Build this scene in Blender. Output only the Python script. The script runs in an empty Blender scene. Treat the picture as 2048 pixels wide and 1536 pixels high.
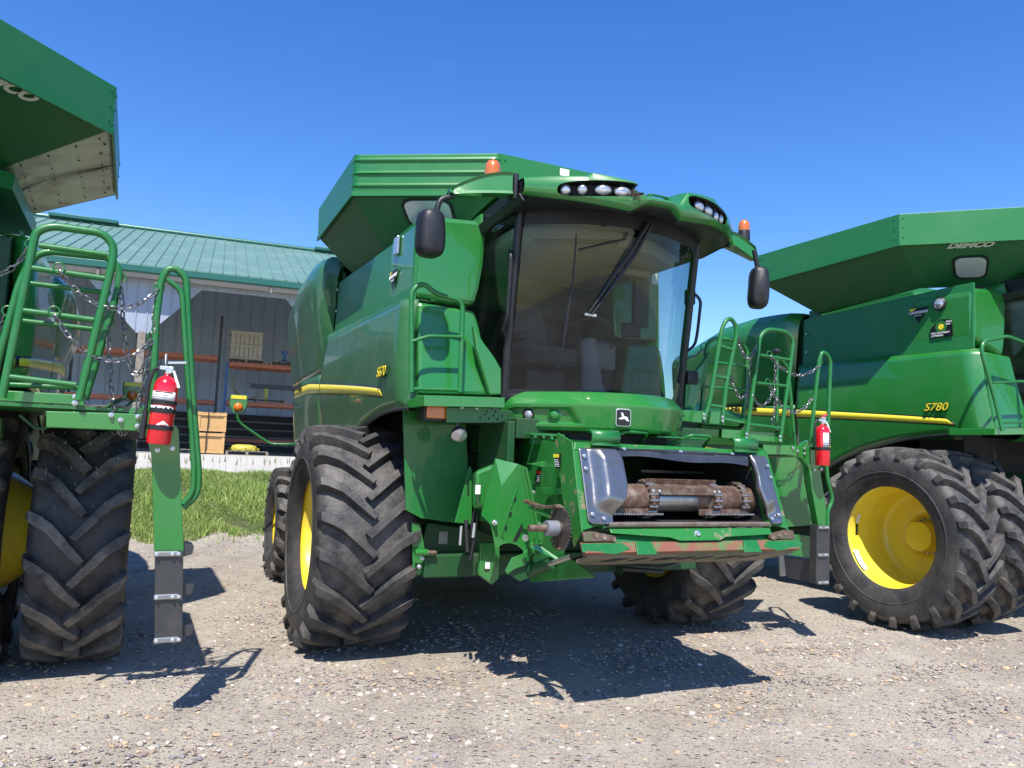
import bpy, bmesh, math, random
from mathutils import Vector, Matrix, Euler
import numpy as np
R_ = math.radians
rnd = random.Random(7)
sc = bpy.context.scene
COL = sc.collection
# ---------------------------------------------------------------- camera
cd = bpy.data.cameras.new('camera'); cam = bpy.data.objects.new('camera', cd); COL.objects.link(cam)
cd.sensor_width = 36.0; cd.lens = 27.07; cd.clip_start = 0.05; cd.clip_end = 3000
cam.matrix_world = Matrix.Translation((0, 0, 1.7)) @ Matrix.Rotation(R_(95.2), 4, 'X') @ Matrix.Rotation(R_(2.2), 4, 'Z')
sc.camera = cam
# ---------------------------------------------------------------- light
SUN = Vector((0.04, 0.63, -1.0)).normalized()          # direction the light travels
el = math.asin(-SUN.z); az = math.atan2(-SUN.x, -SUN.y)
ld = bpy.data.lights.new('sun', 'SUN'); ld.energy = 5.0; ld.angle = R_(0.53); ld.color = (1.0, 0.95, 0.87)
lo = bpy.data.objects.new('sun', ld); COL.objects.link(lo)
lo.rotation_euler = SUN.to_track_quat('-Z', 'Y').to_euler()
w = bpy.data.worlds.new('World'); sc.world = w; w.use_nodes = True
nt = w.node_tree; bg = nt.nodes['Background']
sky = nt.nodes.new('ShaderNodeTexSky'); sky.sky_type = 'NISHITA'; sky.sun_disc = False
sky.sun_elevation = el; sky.sun_rotation = az; sky.altitude = 400; sky.air_density = 1.0; sky.dust_density = 0.3; sky.ozone_density = 3.0
hs = nt.nodes.new('ShaderNodeHueSaturation'); hs.inputs['Saturation'].default_value = 1.31; hs.inputs['Hue'].default_value = .512; hs.inputs['Value'].default_value = 1.30
nt.links.new(sky.outputs[0], hs.inputs['Color']); 
wt = nt.nodes.new('ShaderNodeTexCoord'); wm = nt.nodes.new('ShaderNodeMapping'); wm.inputs['Scale'].default_value = (1.4, 1.4, 7.0); nt.links.new(wt.outputs['Generated'], wm.inputs[0])
wn = nt.nodes.new('ShaderNodeTexNoise'); wn.inputs['Scale'].default_value = 2.6; wn.inputs['Detail'].default_value = 7; wn.inputs['Roughness'].default_value = .6; nt.links.new(wm.outputs[0], wn.inputs['Vector'])
wr = nt.nodes.new('ShaderNodeMapRange'); wr.inputs[1].default_value = .60; wr.inputs[2].default_value = .80; wr.inputs[3].default_value = 0; wr.inputs[4].default_value = .02; nt.links.new(wn.outputs['Fac'], wr.inputs[0])
wx = nt.nodes.new('ShaderNodeMix'); wx.data_type = 'RGBA'; wx.inputs[7].default_value = (4.2, 5.4, 7.5, 1); nt.links.new(wr.outputs[0], wx.inputs[0]); nt.links.new(hs.outputs[0], wx.inputs[6]); nt.links.new(wx.outputs[2], bg.inputs[0]); bg.inputs[1].default_value = 0.118
sc.view_settings.view_transform = 'Standard'; sc.view_settings.look = 'None'
sc.view_settings.exposure = 0.62; sc.view_settings.gamma = 1.0
sc.render.engine = 'CYCLES'
sc.cycles.max_bounces = 8; sc.cycles.transparent_max_bounces = 12

# ---------------------------------------------------------------- materials
def mat(name, col, rough=0.5, metal=0.0, coat=0.0, spec=0.5, noise=0.0, nscale=6.0, ncol=None, bump=0.0, bscale=40.0, emit=None, trans=0.0, nlo=.45, nhi=.7, detail=6):
    m = bpy.data.materials.new(name); m.use_nodes = True
    t = m.node_tree; b = t.nodes['Principled BSDF']
    b.inputs['Base Color'].default_value = (*col, 1); b.inputs['Roughness'].default_value = rough
    b.inputs['Metallic'].default_value = metal; b.inputs['Coat Weight'].default_value = coat
    b.inputs['Coat Roughness'].default_value = 0.045; b.inputs['Specular IOR Level'].default_value = spec
    b.inputs['Transmission Weight'].default_value = trans
    tc = t.nodes.new('ShaderNodeTexCoord')
    if noise > 0:
        n = t.nodes.new('ShaderNodeTexNoise'); n.inputs['Scale'].default_value = nscale; n.inputs['Detail'].default_value = detail; n.inputs['Roughness'].default_value = .65
        t.links.new(tc.outputs['Object'], n.inputs['Vector'])
        r = t.nodes.new('ShaderNodeValToRGB'); r.color_ramp.elements[0].position = nlo; r.color_ramp.elements[1].position = nhi
        t.links.new(n.outputs['Fac'], r.inputs[0])
        mx = t.nodes.new('ShaderNodeMix'); mx.data_type = 'RGBA'
        mx.inputs[6].default_value = (*col, 1); mx.inputs[7].default_value = (*(ncol or tuple(c * .6 for c in col)), 1)
        mt = t.nodes.new('ShaderNodeMath'); mt.operation = 'MULTIPLY'; mt.inputs[1].default_value = noise
        t.links.new(r.outputs[0], mt.inputs[0]); t.links.new(mt.outputs[0], mx.inputs[0])
        t.links.new(mx.outputs[2], b.inputs['Base Color'])
        ma = t.nodes.new('ShaderNodeMath'); ma.operation = 'MULTIPLY_ADD'; ma.inputs[1].default_value = .25 * noise; ma.inputs[2].default_value = rough
        t.links.new(r.outputs[0], ma.inputs[0]); t.links.new(ma.outputs[0], b.inputs['Roughness'])
    if bump > 0:
        n2 = t.nodes.new('ShaderNodeTexNoise'); n2.inputs['Scale'].default_value = bscale; n2.inputs['Detail'].default_value = 4
        t.links.new(tc.outputs['Object'], n2.inputs['Vector'])
        bp = t.nodes.new('ShaderNodeBump'); bp.inputs['Strength'].default_value = bump; bp.inputs['Distance'].default_value = .02
        t.links.new(n2.outputs['Fac'], bp.inputs['Height']); t.links.new(bp.outputs[0], b.inputs['Normal'])
    if emit:
        b.inputs['Emission Color'].default_value = (*emit, 1); b.inputs['Emission Strength'].default_value = 1
    return m
DUST = (0.16, 0.15, 0.11)
GREEN = mat('green_paint', (0.018, 0.175, 0.027), .32, coat=.8, noise=.34, nscale=2.6, ncol=(0.065, 0.18, 0.07), bump=.018, bscale=2.0)
GREEN2 = mat('green_sheet_paint', (0.016, 0.165, 0.038), .40, coat=.12, noise=.35, nscale=1.5, ncol=(0.045, 0.19, 0.065), bump=.06, bscale=1.6)
GFADE = mat('weathered_green_paint', (0.018, 0.12, 0.034), .36, coat=.5, noise=.75, nscale=3.0, ncol=(0.08, 0.155, 0.075), bump=.02, bscale=2.0, nlo=.35, nhi=.75)
GFRAME = mat('green_frame_paint', (0.010, 0.145, 0.026), .38, coat=.3, noise=.4, nscale=9, ncol=(0.05, 0.16, 0.05), bump=.1, bscale=14)
GWORN = mat('worn_green_paint', (0.018, 0.16, 0.026), .42, coat=.1, noise=.9, nscale=9, ncol=(0.24, 0.17, 0.12), bump=.15, bscale=30, nlo=.57, nhi=.66, detail=12)
GDEEP = mat('shaded_dusty_green_chassis', (0.008, 0.065, 0.017), .5, noise=.55, nscale=5, ncol=(0.045, 0.055, 0.03), bump=.15, bscale=20)  # dusty green, base darkened to paint in the deep shade underneath
YEL = mat('yellow_paint', (0.80, 0.62, 0.035), .36, coat=.3, noise=.4, nscale=5, ncol=(0.60, 0.46, 0.12), bump=.04, bscale=8)
YSTR = mat('yellow_decal', (0.80, 0.66, 0.04), .35, coat=.2, noise=.2, nscale=4, ncol=(.55, .45, .08))
BLK = mat('black_plastic', (0.012, 0.013, 0.016), .42, noise=.3, nscale=12, ncol=(0.03, 0.03, 0.03), bump=.1, bscale=180)
DKGREY = mat('dark_grey_panel', (0.035, 0.037, 0.04), .35, coat=.2, noise=.5, nscale=8, ncol=(0.07, 0.068, 0.06))
BLKM = mat('matte_black', (0.008, 0.009, 0.011), .6)
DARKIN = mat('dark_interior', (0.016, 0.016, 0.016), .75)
STEEL = mat('bare_steel', (0.42, 0.41, 0.40), .34, metal=.9, noise=.5, nscale=14, ncol=(0.22, 0.19, 0.16), bump=.05, bscale=60)
POLISH = mat('polished_liner', (0.29, 0.285, 0.28), .27, metal=.85, noise=.85, nscale=7, ncol=(0.11, 0.105, 0.10), bump=.12, bscale=9)
LINER = mat('black_liner', (0.045, 0.05, 0.06), .25, metal=.3, coat=.3, noise=.5, nscale=5, ncol=(0.12, 0.12, 0.12), bump=.1, bscale=8)
HOPM = mat('shaded_hopper_green', (0.012, 0.115, 0.036), .5, noise=.4, nscale=2, ncol=(0.05, 0.13, 0.06))  # tank green darkened, shade of the hopper undersides put into the colour
GALV = mat('galvanised_sheet', (0.36, 0.38, 0.37), .38, metal=.85, noise=.6, nscale=3, ncol=(0.20, 0.19, 0.16), bump=.08, bscale=4)
RUST = mat('rusty_steel', (0.13, 0.075, 0.05), .55, metal=.45, noise=.8, nscale=16, ncol=(0.30, 0.25, 0.21), bump=.25, bscale=50)
RUSTG = mat('rust_stained_paint', (0.20, 0.075, 0.045), .6, noise=.9, nscale=9, ncol=(0.05, 0.17, 0.05), bump=.2, bscale=30, nlo=.48, nhi=.62)
BOLT = mat('zinc_bolt', (0.62, 0.63, 0.62), .3, metal=.8)
CHAIN = mat('chain_metal', (0.25, 0.25, 0.26), .35, metal=.85, noise=.6, nscale=30, ncol=(.06, .06, .07))
WHITE = mat('white_decal', (0.75, 0.75, 0.74), .4)
SILV = mat('silver_lettering', (0.55, 0.57, 0.55), .35, metal=.3)
BLKD = mat('black_decal', (0.01, 0.01, 0.01), .35)
RED = mat('red_paint', (0.62, 0.008, 0.018), .2, coat=.8)
REDD = mat('red_decal', (0.5, 0.03, 0.02), .4)
ORD = mat('orange_decal', (0.75, 0.2, 0.02), .4)
ORANGE = mat('amber_lens', (0.85, 0.22, 0.02), .18, coat=.6, noise=.4, nscale=60, ncol=(.5, .1, .01), trans=.25)
BEACON = mat('beacon_lens', (0.72, 0.19, 0.03), .2, coat=.7, trans=.25, noise=.5, nscale=30, ncol=(.5, .10, .02))
LENS = mat('lamp_lens', (0.55, 0.55, 0.57), .14, metal=.6, coat=.8, noise=.5, nscale=30, ncol=(.33, .34, .38), bump=.12, bscale=60)
MIRRORG = mat('tank_window', (0.45, 0.50, 0.52), .15, coat=.8, metal=.2)
SEAT = mat('seat_fabric', (0.09, 0.09, 0.09), .85, noise=.4, nscale=20)
TRIM = mat('grey_cab_trim', (0.17, 0.175, 0.18), .7, noise=.4, nscale=6, ncol=(.1, .1, .1))
HEADL = mat('beige_headliner', (0.20, 0.205, 0.20), .8, noise=.4, nscale=5, ncol=(.15, .15, .14))
WOOD = mat('weathered_wood', (0.25, 0.22, 0.185), .8, noise=.7, nscale=9, ncol=(.12, .10, .085), bump=.3, bscale=25)
CRATEW = mat('pale_crate_wood', (0.42, 0.38, 0.31), .8, noise=.6, nscale=7, ncol=(.24, .2, .16))
OSB = mat('strand_board', (0.55, 0.34, 0.14), .75, noise=.8, nscale=28, ncol=(.34, .18, .07), detail=2)
OBEAM = mat('orange_beam_paint', (0.42, 0.13, 0.065), .5, noise=.4, nscale=5)
BPOST = mat('blue_rack_paint', (0.06, 0.16, 0.38), .5, noise=.4, nscale=10)
DPOST = mat('dark_rack_paint', (0.045, 0.05, 0.06), .5)
YCAST = mat('faded_yellow_casting', (0.45, 0.40, 0.06), .5, noise=.4, nscale=8)
CONC = mat('concrete', (0.42, 0.41, 0.38), .85, noise=.5, nscale=1.2, ncol=(.33, .32, .29), bump=.1, bscale=30)
RUBR = mat('hose_rubber', (0.013, 0.013, 0.014), .5)

def glass_mat(name, tint, refl=1.0):
    m = bpy.data.materials.new(name); m.use_nodes = True; t = m.node_tree; t.nodes.clear()
    o = t.nodes.new('ShaderNodeOutputMaterial'); tr = t.nodes.new('ShaderNodeBsdfTransparent'); tr.inputs[0].default_value = (*tint, 1)
    g = t.nodes.new('ShaderNodeBsdfGlossy'); g.inputs['Roughness'].default_value = .03; g.inputs[0].default_value = (1, 1, 1, 1)
    lw_ = t.nodes.new('ShaderNodeLayerWeight'); lw_.inputs[0].default_value = .5
    pw = t.nodes.new('ShaderNodeMath'); pw.operation = 'POWER'; pw.inputs[1].default_value = 5; t.links.new(lw_.outputs['Facing'], pw.inputs[0])
    f = t.nodes.new('ShaderNodeMath'); f.operation = 'MULTIPLY_ADD'; f.inputs[1].default_value = .96; f.inputs[2].default_value = .03; t.links.new(pw.outputs[0], f.inputs[0])
    d = t.nodes.new('ShaderNodeBsdfDiffuse'); d.inputs[0].default_value = (0.30, 0.33, 0.35, 1)
    n = t.nodes.new('ShaderNodeTexNoise'); n.inputs['Scale'].default_value = 5; n.inputs['Detail'].default_value = 6
    tc = t.nodes.new('ShaderNodeTexCoord'); t.links.new(tc.outputs['Object'], n.inputs['Vector'])
    mr = t.nodes.new('ShaderNodeMapRange'); mr.inputs[1].default_value = .35; mr.inputs[2].default_value = .8; mr.inputs[3].default_value = .006; mr.inputs[4].default_value = .034
    t.links.new(n.outputs['Fac'], mr.inputs[0])
    a = t.nodes.new('ShaderNodeMixShader'); b = t.nodes.new('ShaderNodeMixShader')
    mm = t.nodes.new('ShaderNodeMath'); mm.operation = 'MULTIPLY'; mm.inputs[1].default_value = refl
    t.links.new(f.outputs[0], mm.inputs[0])
    t.links.new(mr.outputs[0], a.inputs[0]); t.links.new(tr.outputs[0], a.inputs[1]); t.links.new(d.outputs[0], a.inputs[2])
    t.links.new(mm.outputs[0], b.inputs[0]); t.links.new(a.outputs[0], b.inputs[1]); t.links.new(g.outputs[0], b.inputs[2])
    t.links.new(b.outputs[0], o.inputs[0]); return m
GLASS = glass_mat('tinted_glass', (0.66, 0.71, 0.69))
SIDEG = glass_mat('side_glass', (0.72, 0.86, 0.80), 1.9)

def rubber_mat():
    m = mat('tyre_rubber', (0.022, 0.023, 0.025), .62, bump=.25, bscale=45)
    t = m.node_tree; b = t.nodes['Principled BSDF']
    tc = t.nodes.new('ShaderNodeTexCoord')
    n = t.nodes.new('ShaderNodeTexNoise'); n.inputs['Scale'].default_value = 4.5; n.inputs['Detail'].default_value = 9; n.inputs['Roughness'].default_value = .72
    t.links.new(tc.outputs['Object'], n.inputs['Vector'])
    at = t.nodes.new('ShaderNodeAttribute'); at.attribute_name = 'dust_and_shade'
    r = t.nodes.new('ShaderNodeMapRange'); r.inputs[1].default_value = .38; r.inputs[2].default_value = .68; t.links.new(n.outputs['Fac'], r.inputs[0])
    mu = t.nodes.new('ShaderNodeMath'); mu.operation = 'MULTIPLY'; t.links.new(r.outputs[0], mu.inputs[0]); t.links.new(at.outputs['Fac'], mu.inputs[1])
    mx = t.nodes.new('ShaderNodeMix'); mx.data_type = 'RGBA'; mx.inputs[6].default_value = (0.020, 0.021, 0.024, 1); mx.inputs[7].default_value = (0.19, 0.17, 0.145, 1)
    t.links.new(mu.outputs[0], mx.inputs[0]); t.links.new(mx.outputs[2], b.inputs['Base Color'])
    return m
RUB = rubber_mat()

# ---------------------------------------------------------------- mesh helpers
V = Vector
class MB:
    def __init__(s): s.v = []; s.f = []; s.m = []; s.sm = []
    def add(s, vs, fs, mi=0, sm=False):
        o = len(s.v); s.v += [tuple(p) for p in vs]
        for f in fs: s.f.append([o + i for i in f]); s.m.append(mi); s.sm.append(sm)
        return s
    def box(s, a, b, mi=0, rot=None, piv=None):
        x0, y0, z0 = a; x1, y1, z1 = b
        p = [V(q) for q in ((x0, y0, z0), (x1, y0, z0), (x1, y1, z0), (x0, y1, z0), (x0, y0, z1), (x1, y0, z1), (x1, y1, z1), (x0, y1, z1))]
        if rot:
            c = V(piv) if piv else (V(a) + V(b)) / 2; M = Euler(rot).to_matrix(); p = [c + M @ (q - c) for q in p]
        return s.add(p, [(0, 3, 2, 1), (4, 5, 6, 7), (0, 1, 5, 4), (1, 2, 6, 5), (2, 3, 7, 6), (3, 0, 4, 7)], mi)
    def prism(s, poly, vec, mi=0):
        n = len(poly); vec = V(vec); p = [V(q) for q in poly]
        return s.add(p + [q + vec for q in p], [tuple(range(n))[::-1], tuple(range(n, 2 * n))] + [(i, (i + 1) % n, n + (i + 1) % n, n + i) for i in range(n)], mi)
    def hexa(s, lo, hi, mi=0):
        return s.add(list(lo) + list(hi), [(3, 2, 1, 0), (4, 5, 6, 7), (0, 1, 5, 4), (1, 2, 6, 5), (2, 3, 7, 6), (3, 0, 4, 7)], mi)
    def tube(s, path, r, n=10, bend=0.0, mi=0, closed=False, cap=True):
        P = [V(q) for q in path]
        if bend > 0 and len(P) > 2:
            Q = [P[0]]
            for i in range(1, len(P) - 1):
                a, b, c = P[i - 1], P[i], P[i + 1]; d1 = (a - b); d2 = (c - b)
                k = min(bend, d1.length * .49, d2.length * .49); p1 = b + d1.normalized() * k; p2 = b + d2.normalized() * k
                for j in range(7):
                    t = j / 6; Q.append(p1 * (1 - t) ** 2 + b * 2 * t * (1 - t) + p2 * t * t)
            Q.append(P[-1]); P = Q
        N = len(P); rings = []; up = None
        for i in range(N):
            if closed: d = (P[(i + 1) % N] - P[i - 1])
            else: d = (P[min(i + 1, N - 1)] - P[max(i - 1, 0)])
            d.normalize()
            if up is None:
                up = d.cross(V((0, 0, 1)))
                if up.length < .05: up = d.cross(V((0, 1, 0)))
            up = (up - d * up.dot(d)).normalized(); w_ = d.cross(up)
            rr = r[i] if isinstance(r, (list, tuple)) else r
            rings.append([P[i] + (up * math.cos(2 * math.pi * k / n) + w_ * math.sin(2 * math.pi * k / n)) * rr for k in range(n)])
        vs = [p for ri in rings for p in ri]; fs = []
        for i in range(N if closed else N - 1):
            a = i * n; b = ((i + 1) % N) * n
            for k in range(n): fs.append((a + k, a + (k + 1) % n, b + (k + 1) % n, b + k))
        s.add(vs, fs, mi, True)
        if cap and not closed: s.add(rings[0], [tuple(range(n))[::-1]], mi); s.add(rings[-1], [tuple(range(n))], mi)
        return s
    def lathe(s, prof, o=(0, 0, 0), ax=(0, 0, 1), n=32, mi=0, sm=True, cap=True):
        ax = V(ax).normalized(); u = ax.orthogonal().normalized(); w_ = ax.cross(u); o = V(o)
        rings = [[o + ax * h + (u * math.cos(2 * math.pi * k / n) + w_ * math.sin(2 * math.pi * k / n)) * r for k in range(n)] for r, h in prof]
        vs = [p for ri in rings for p in ri]; fs = []
        for i in range(len(prof) - 1):
            for k in range(n): fs.append((i * n + k, i * n + (k + 1) % n, (i + 1) * n + (k + 1) % n, (i + 1) * n + k))
        s.add(vs, fs, mi, sm)
        if cap:
            if prof[0][0] > 1e-4: s.add(rings[0], [tuple(range(n))[::-1]], mi)
            if prof[-1][0] > 1e-4: s.add(rings[-1], [tuple(range(n))], mi)
        return s
    def cyl(s, a, b, r, n=16, mi=0):
        a = V(a); b = V(b); return s.lathe([(r, 0), (r, (b - a).length)], a, b - a, n, mi)
    def bolt(s, c, nrm, r=.014, h=.01, mi=0):
        c = V(c); nrm = V(nrm).normalized(); r *= .72
        s.lathe([(r * 1.35, 0), (r * 1.35, h * .3), (r, h * .35), (r * .9, h), (0, h * 1.15)], c, nrm, 10, mi, cap=False); return s
    def grid(s, rows, mi=0, sm=True, mf=None):
        R, C = len(rows), len(rows[0]); o = len(s.v)
        s.v += [tuple(p) for r in rows for p in r]
        for i in range(R - 1):
            for j in range(C - 1):
                s.f.append([o + i * C + j, o + i * C + j + 1, o + (i + 1) * C + j + 1, o + (i + 1) * C + j])
                s.m.append(mf(i, j) if mf else mi); s.sm.append(sm)
        return s
    def loft(s, rings, mi=0, sm=False, caps=True):
        n = len(rings[0]); vs = [p for r in rings for p in r]; fs = []
        for i in range(len(rings) - 1):
            for k in range(n): fs.append((i * n + k, i * n + (k + 1) % n, (i + 1) * n + (k + 1) % n, (i + 1) * n + k))
        if caps: fs += [tuple(range(n))[::-1], tuple(range((len(rings) - 1) * n, len(rings) * n))]
        return s.add(vs, fs, mi, sm)
    def build(s, name, mats, parent=None, bevel=0.0, solid=0.0, off=0.0, recalc=True, auto=52, label=None, weld=False):
        me = bpy.data.meshes.new(name); me.from_pydata(s.v, [], s.f)
        mats = mats if isinstance(mats, (list, tuple)) else [mats]
        for m in mats: me.materials.append(m)
        me.polygons.foreach_set('material_index', s.m); me.polygons.foreach_set('use_smooth', s.sm)
        me.update()
        if True:
            bm = bmesh.new(); bm.from_mesh(me)
            if weld: bmesh.ops.remove_doubles(bm, verts=bm.verts, dist=1e-4)
            bad = [f for f in bm.faces if len(f.verts) > 3 and any(abs((v.co - f.verts[0].co).dot(f.normal)) > 8e-4 for v in f.verts)] if not any(s.sm) else []
            if bad: bmesh.ops.triangulate(bm, faces=bad)
            if recalc: bmesh.ops.recalc_face_normals(bm, faces=bm.faces)
            bm.to_mesh(me); bm.free()
        if any(s.sm): me.set_sharp_from_angle(angle=R_(auto))
        ob = bpy.data.objects.new(name, me); COL.objects.link(ob)
        if parent is not None: ob.parent = parent
        if solid: q = ob.modifiers.new('s', 'SOLIDIFY'); q.thickness = solid; q.offset = off
        if bevel: q = ob.modifiers.new('b', 'BEVEL'); q.width = bevel; q.segments = 2; q.limit_method = 'ANGLE'; q.angle_limit = R_(35); q.harden_normals = False
        if label: ob['label'] = label
        return ob
def root(name, label, cat, loc=(0, 0, 0), rz=0, group=None):
    o = bpy.data.objects.new(name, None); COL.objects.link(o); o.location = loc; o.rotation_euler = (0, 0, R_(rz))
    o['label'] = label; o['category'] = cat
    if group: o['group'] = group
    return o
def tag(o, label, cat, group=None):
    o['label'] = label; o['category'] = cat
    if group: o['group'] = group
    return o
def struct(o): o['kind'] = 'structure'; return o
def copy_tree(o, parent, skip='-'):
    c = o.copy(); COL.objects.link(c); c.parent = parent
    for ch in list(o.children):
        if not ch.name.startswith(skip): copy_tree(ch, c, skip)
    return c
def mx(p): return (-p[0], p[1], p[2])
def lerp(a, b, t): return V(a) * (1 - t) + V(b) * t
def text(name, s, size, m, parent, o, xdir, ydir, shear=0.0, ext=.002, bold=0.0, sx=1.0, align='LEFT'):
    c = bpy.data.curves.new(name, 'FONT'); c.body = s; c.size = size; c.extrude = ext; c.shear = shear; c.offset = bold; c.align_x = align; c.resolution_u = 3
    t = bpy.data.objects.new(name, c); COL.objects.link(t)
    me = bpy.data.meshes.new_from_object(t.evaluated_get(bpy.context.evaluated_depsgraph_get()))
    bpy.data.objects.remove(t)
    me.materials.clear(); me.materials.append(m)
    x = V(xdir).normalized(); y = V(ydir); y = (y - x * y.dot(x)).normalized(); z = x.cross(y)
    M = Matrix((x, y, z)).transposed().to_4x4(); M.translation = V(o)
    me.transform(M @ Matrix.Diagonal((sx, 1, 1, 1)))
    ob = bpy.data.objects.new(name, me); COL.objects.link(ob); ob.parent = parent
    return ob
def plate_on(o, xd, yd, pts, h=0.0):
    """2D points -> 3D on a plane at o with axes xd, yd, lifted by h along the normal"""
    x = V(xd).normalized(); y = V(yd); y = (y - x * y.dot(x)).normalized(); n = x.cross(y)
    return [V(o) + x * a + y * b + n * h for a, b in pts], n
def decal(name, m, parent, o, xd, yd, wd, ht, th=.003, label=None):
    p, n = plate_on(o, xd, yd, [(0, 0), (wd, 0), (wd, ht), (0, ht)])
    return MB().prism(p, n * th).build(name, m, parent, label=label)
def chain(parent, a, b, sag, name='safety_chain', ln=.05, r=.0055):
    a = V(a); b = V(b); n = 60; pts = []
    for i in range(n + 1):
        t = i / n; p = a.lerp(b, t); p.z -= sag * 4 * t * (1 - t); pts.append(p)
    mb = MB(); L = 0; k = 0; i = 0; cur = pts[0]; step = ln * .78
    acc = [0]
    for j in range(n): acc.append(acc[-1] + (pts[j + 1] - pts[j]).length)
    tot = acc[-1]; N = max(3, int(tot / step)); j = 0
    for k in range(N):
        s0 = (k + .5) * tot / N
        while acc[j + 1] < s0: j += 1
        t = (s0 - acc[j]) / (acc[j + 1] - acc[j]); c = pts[j].lerp(pts[j + 1], t); d = (pts[j + 1] - pts[j]).normalized()
        sd = d.cross(V((.3, .9, .1))).normalized(); up = d.cross(sd)
        q = sd if k % 2 else up
        q = (q * .8 + (up if k % 2 else sd) * .45 * (1 if k % 4 < 2 else -1)).normalized()
        h = ln * .5 - r; wv = ln * .27
        loop = []
        for m_ in range(10):
            an = 2 * math.pi * m_ / 10; ca, sa = math.cos(an), math.sin(an)
            loop.append(c + d * (ca * h * .45 + math.copysign(h * .55, ca)) + q * sa * wv)
        mb.tube(loop, r, 5, closed=True)
    return mb.build(name, CHAIN, parent, recalc=False)
def eye_ring(mb, c, r=.03, t=.005, mi=0, nrm=(0, 1, 0)):
    nrm = V(nrm).normalized(); u = nrm.orthogonal().normalized(); w_ = nrm.cross(u)
    mb.tube([V(c) + (u * math.cos(a) + w_ * math.sin(a)) * r for a in [2 * math.pi * i / 14 for i in range(14)]], t, 6, closed=True, mi=mi)
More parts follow.
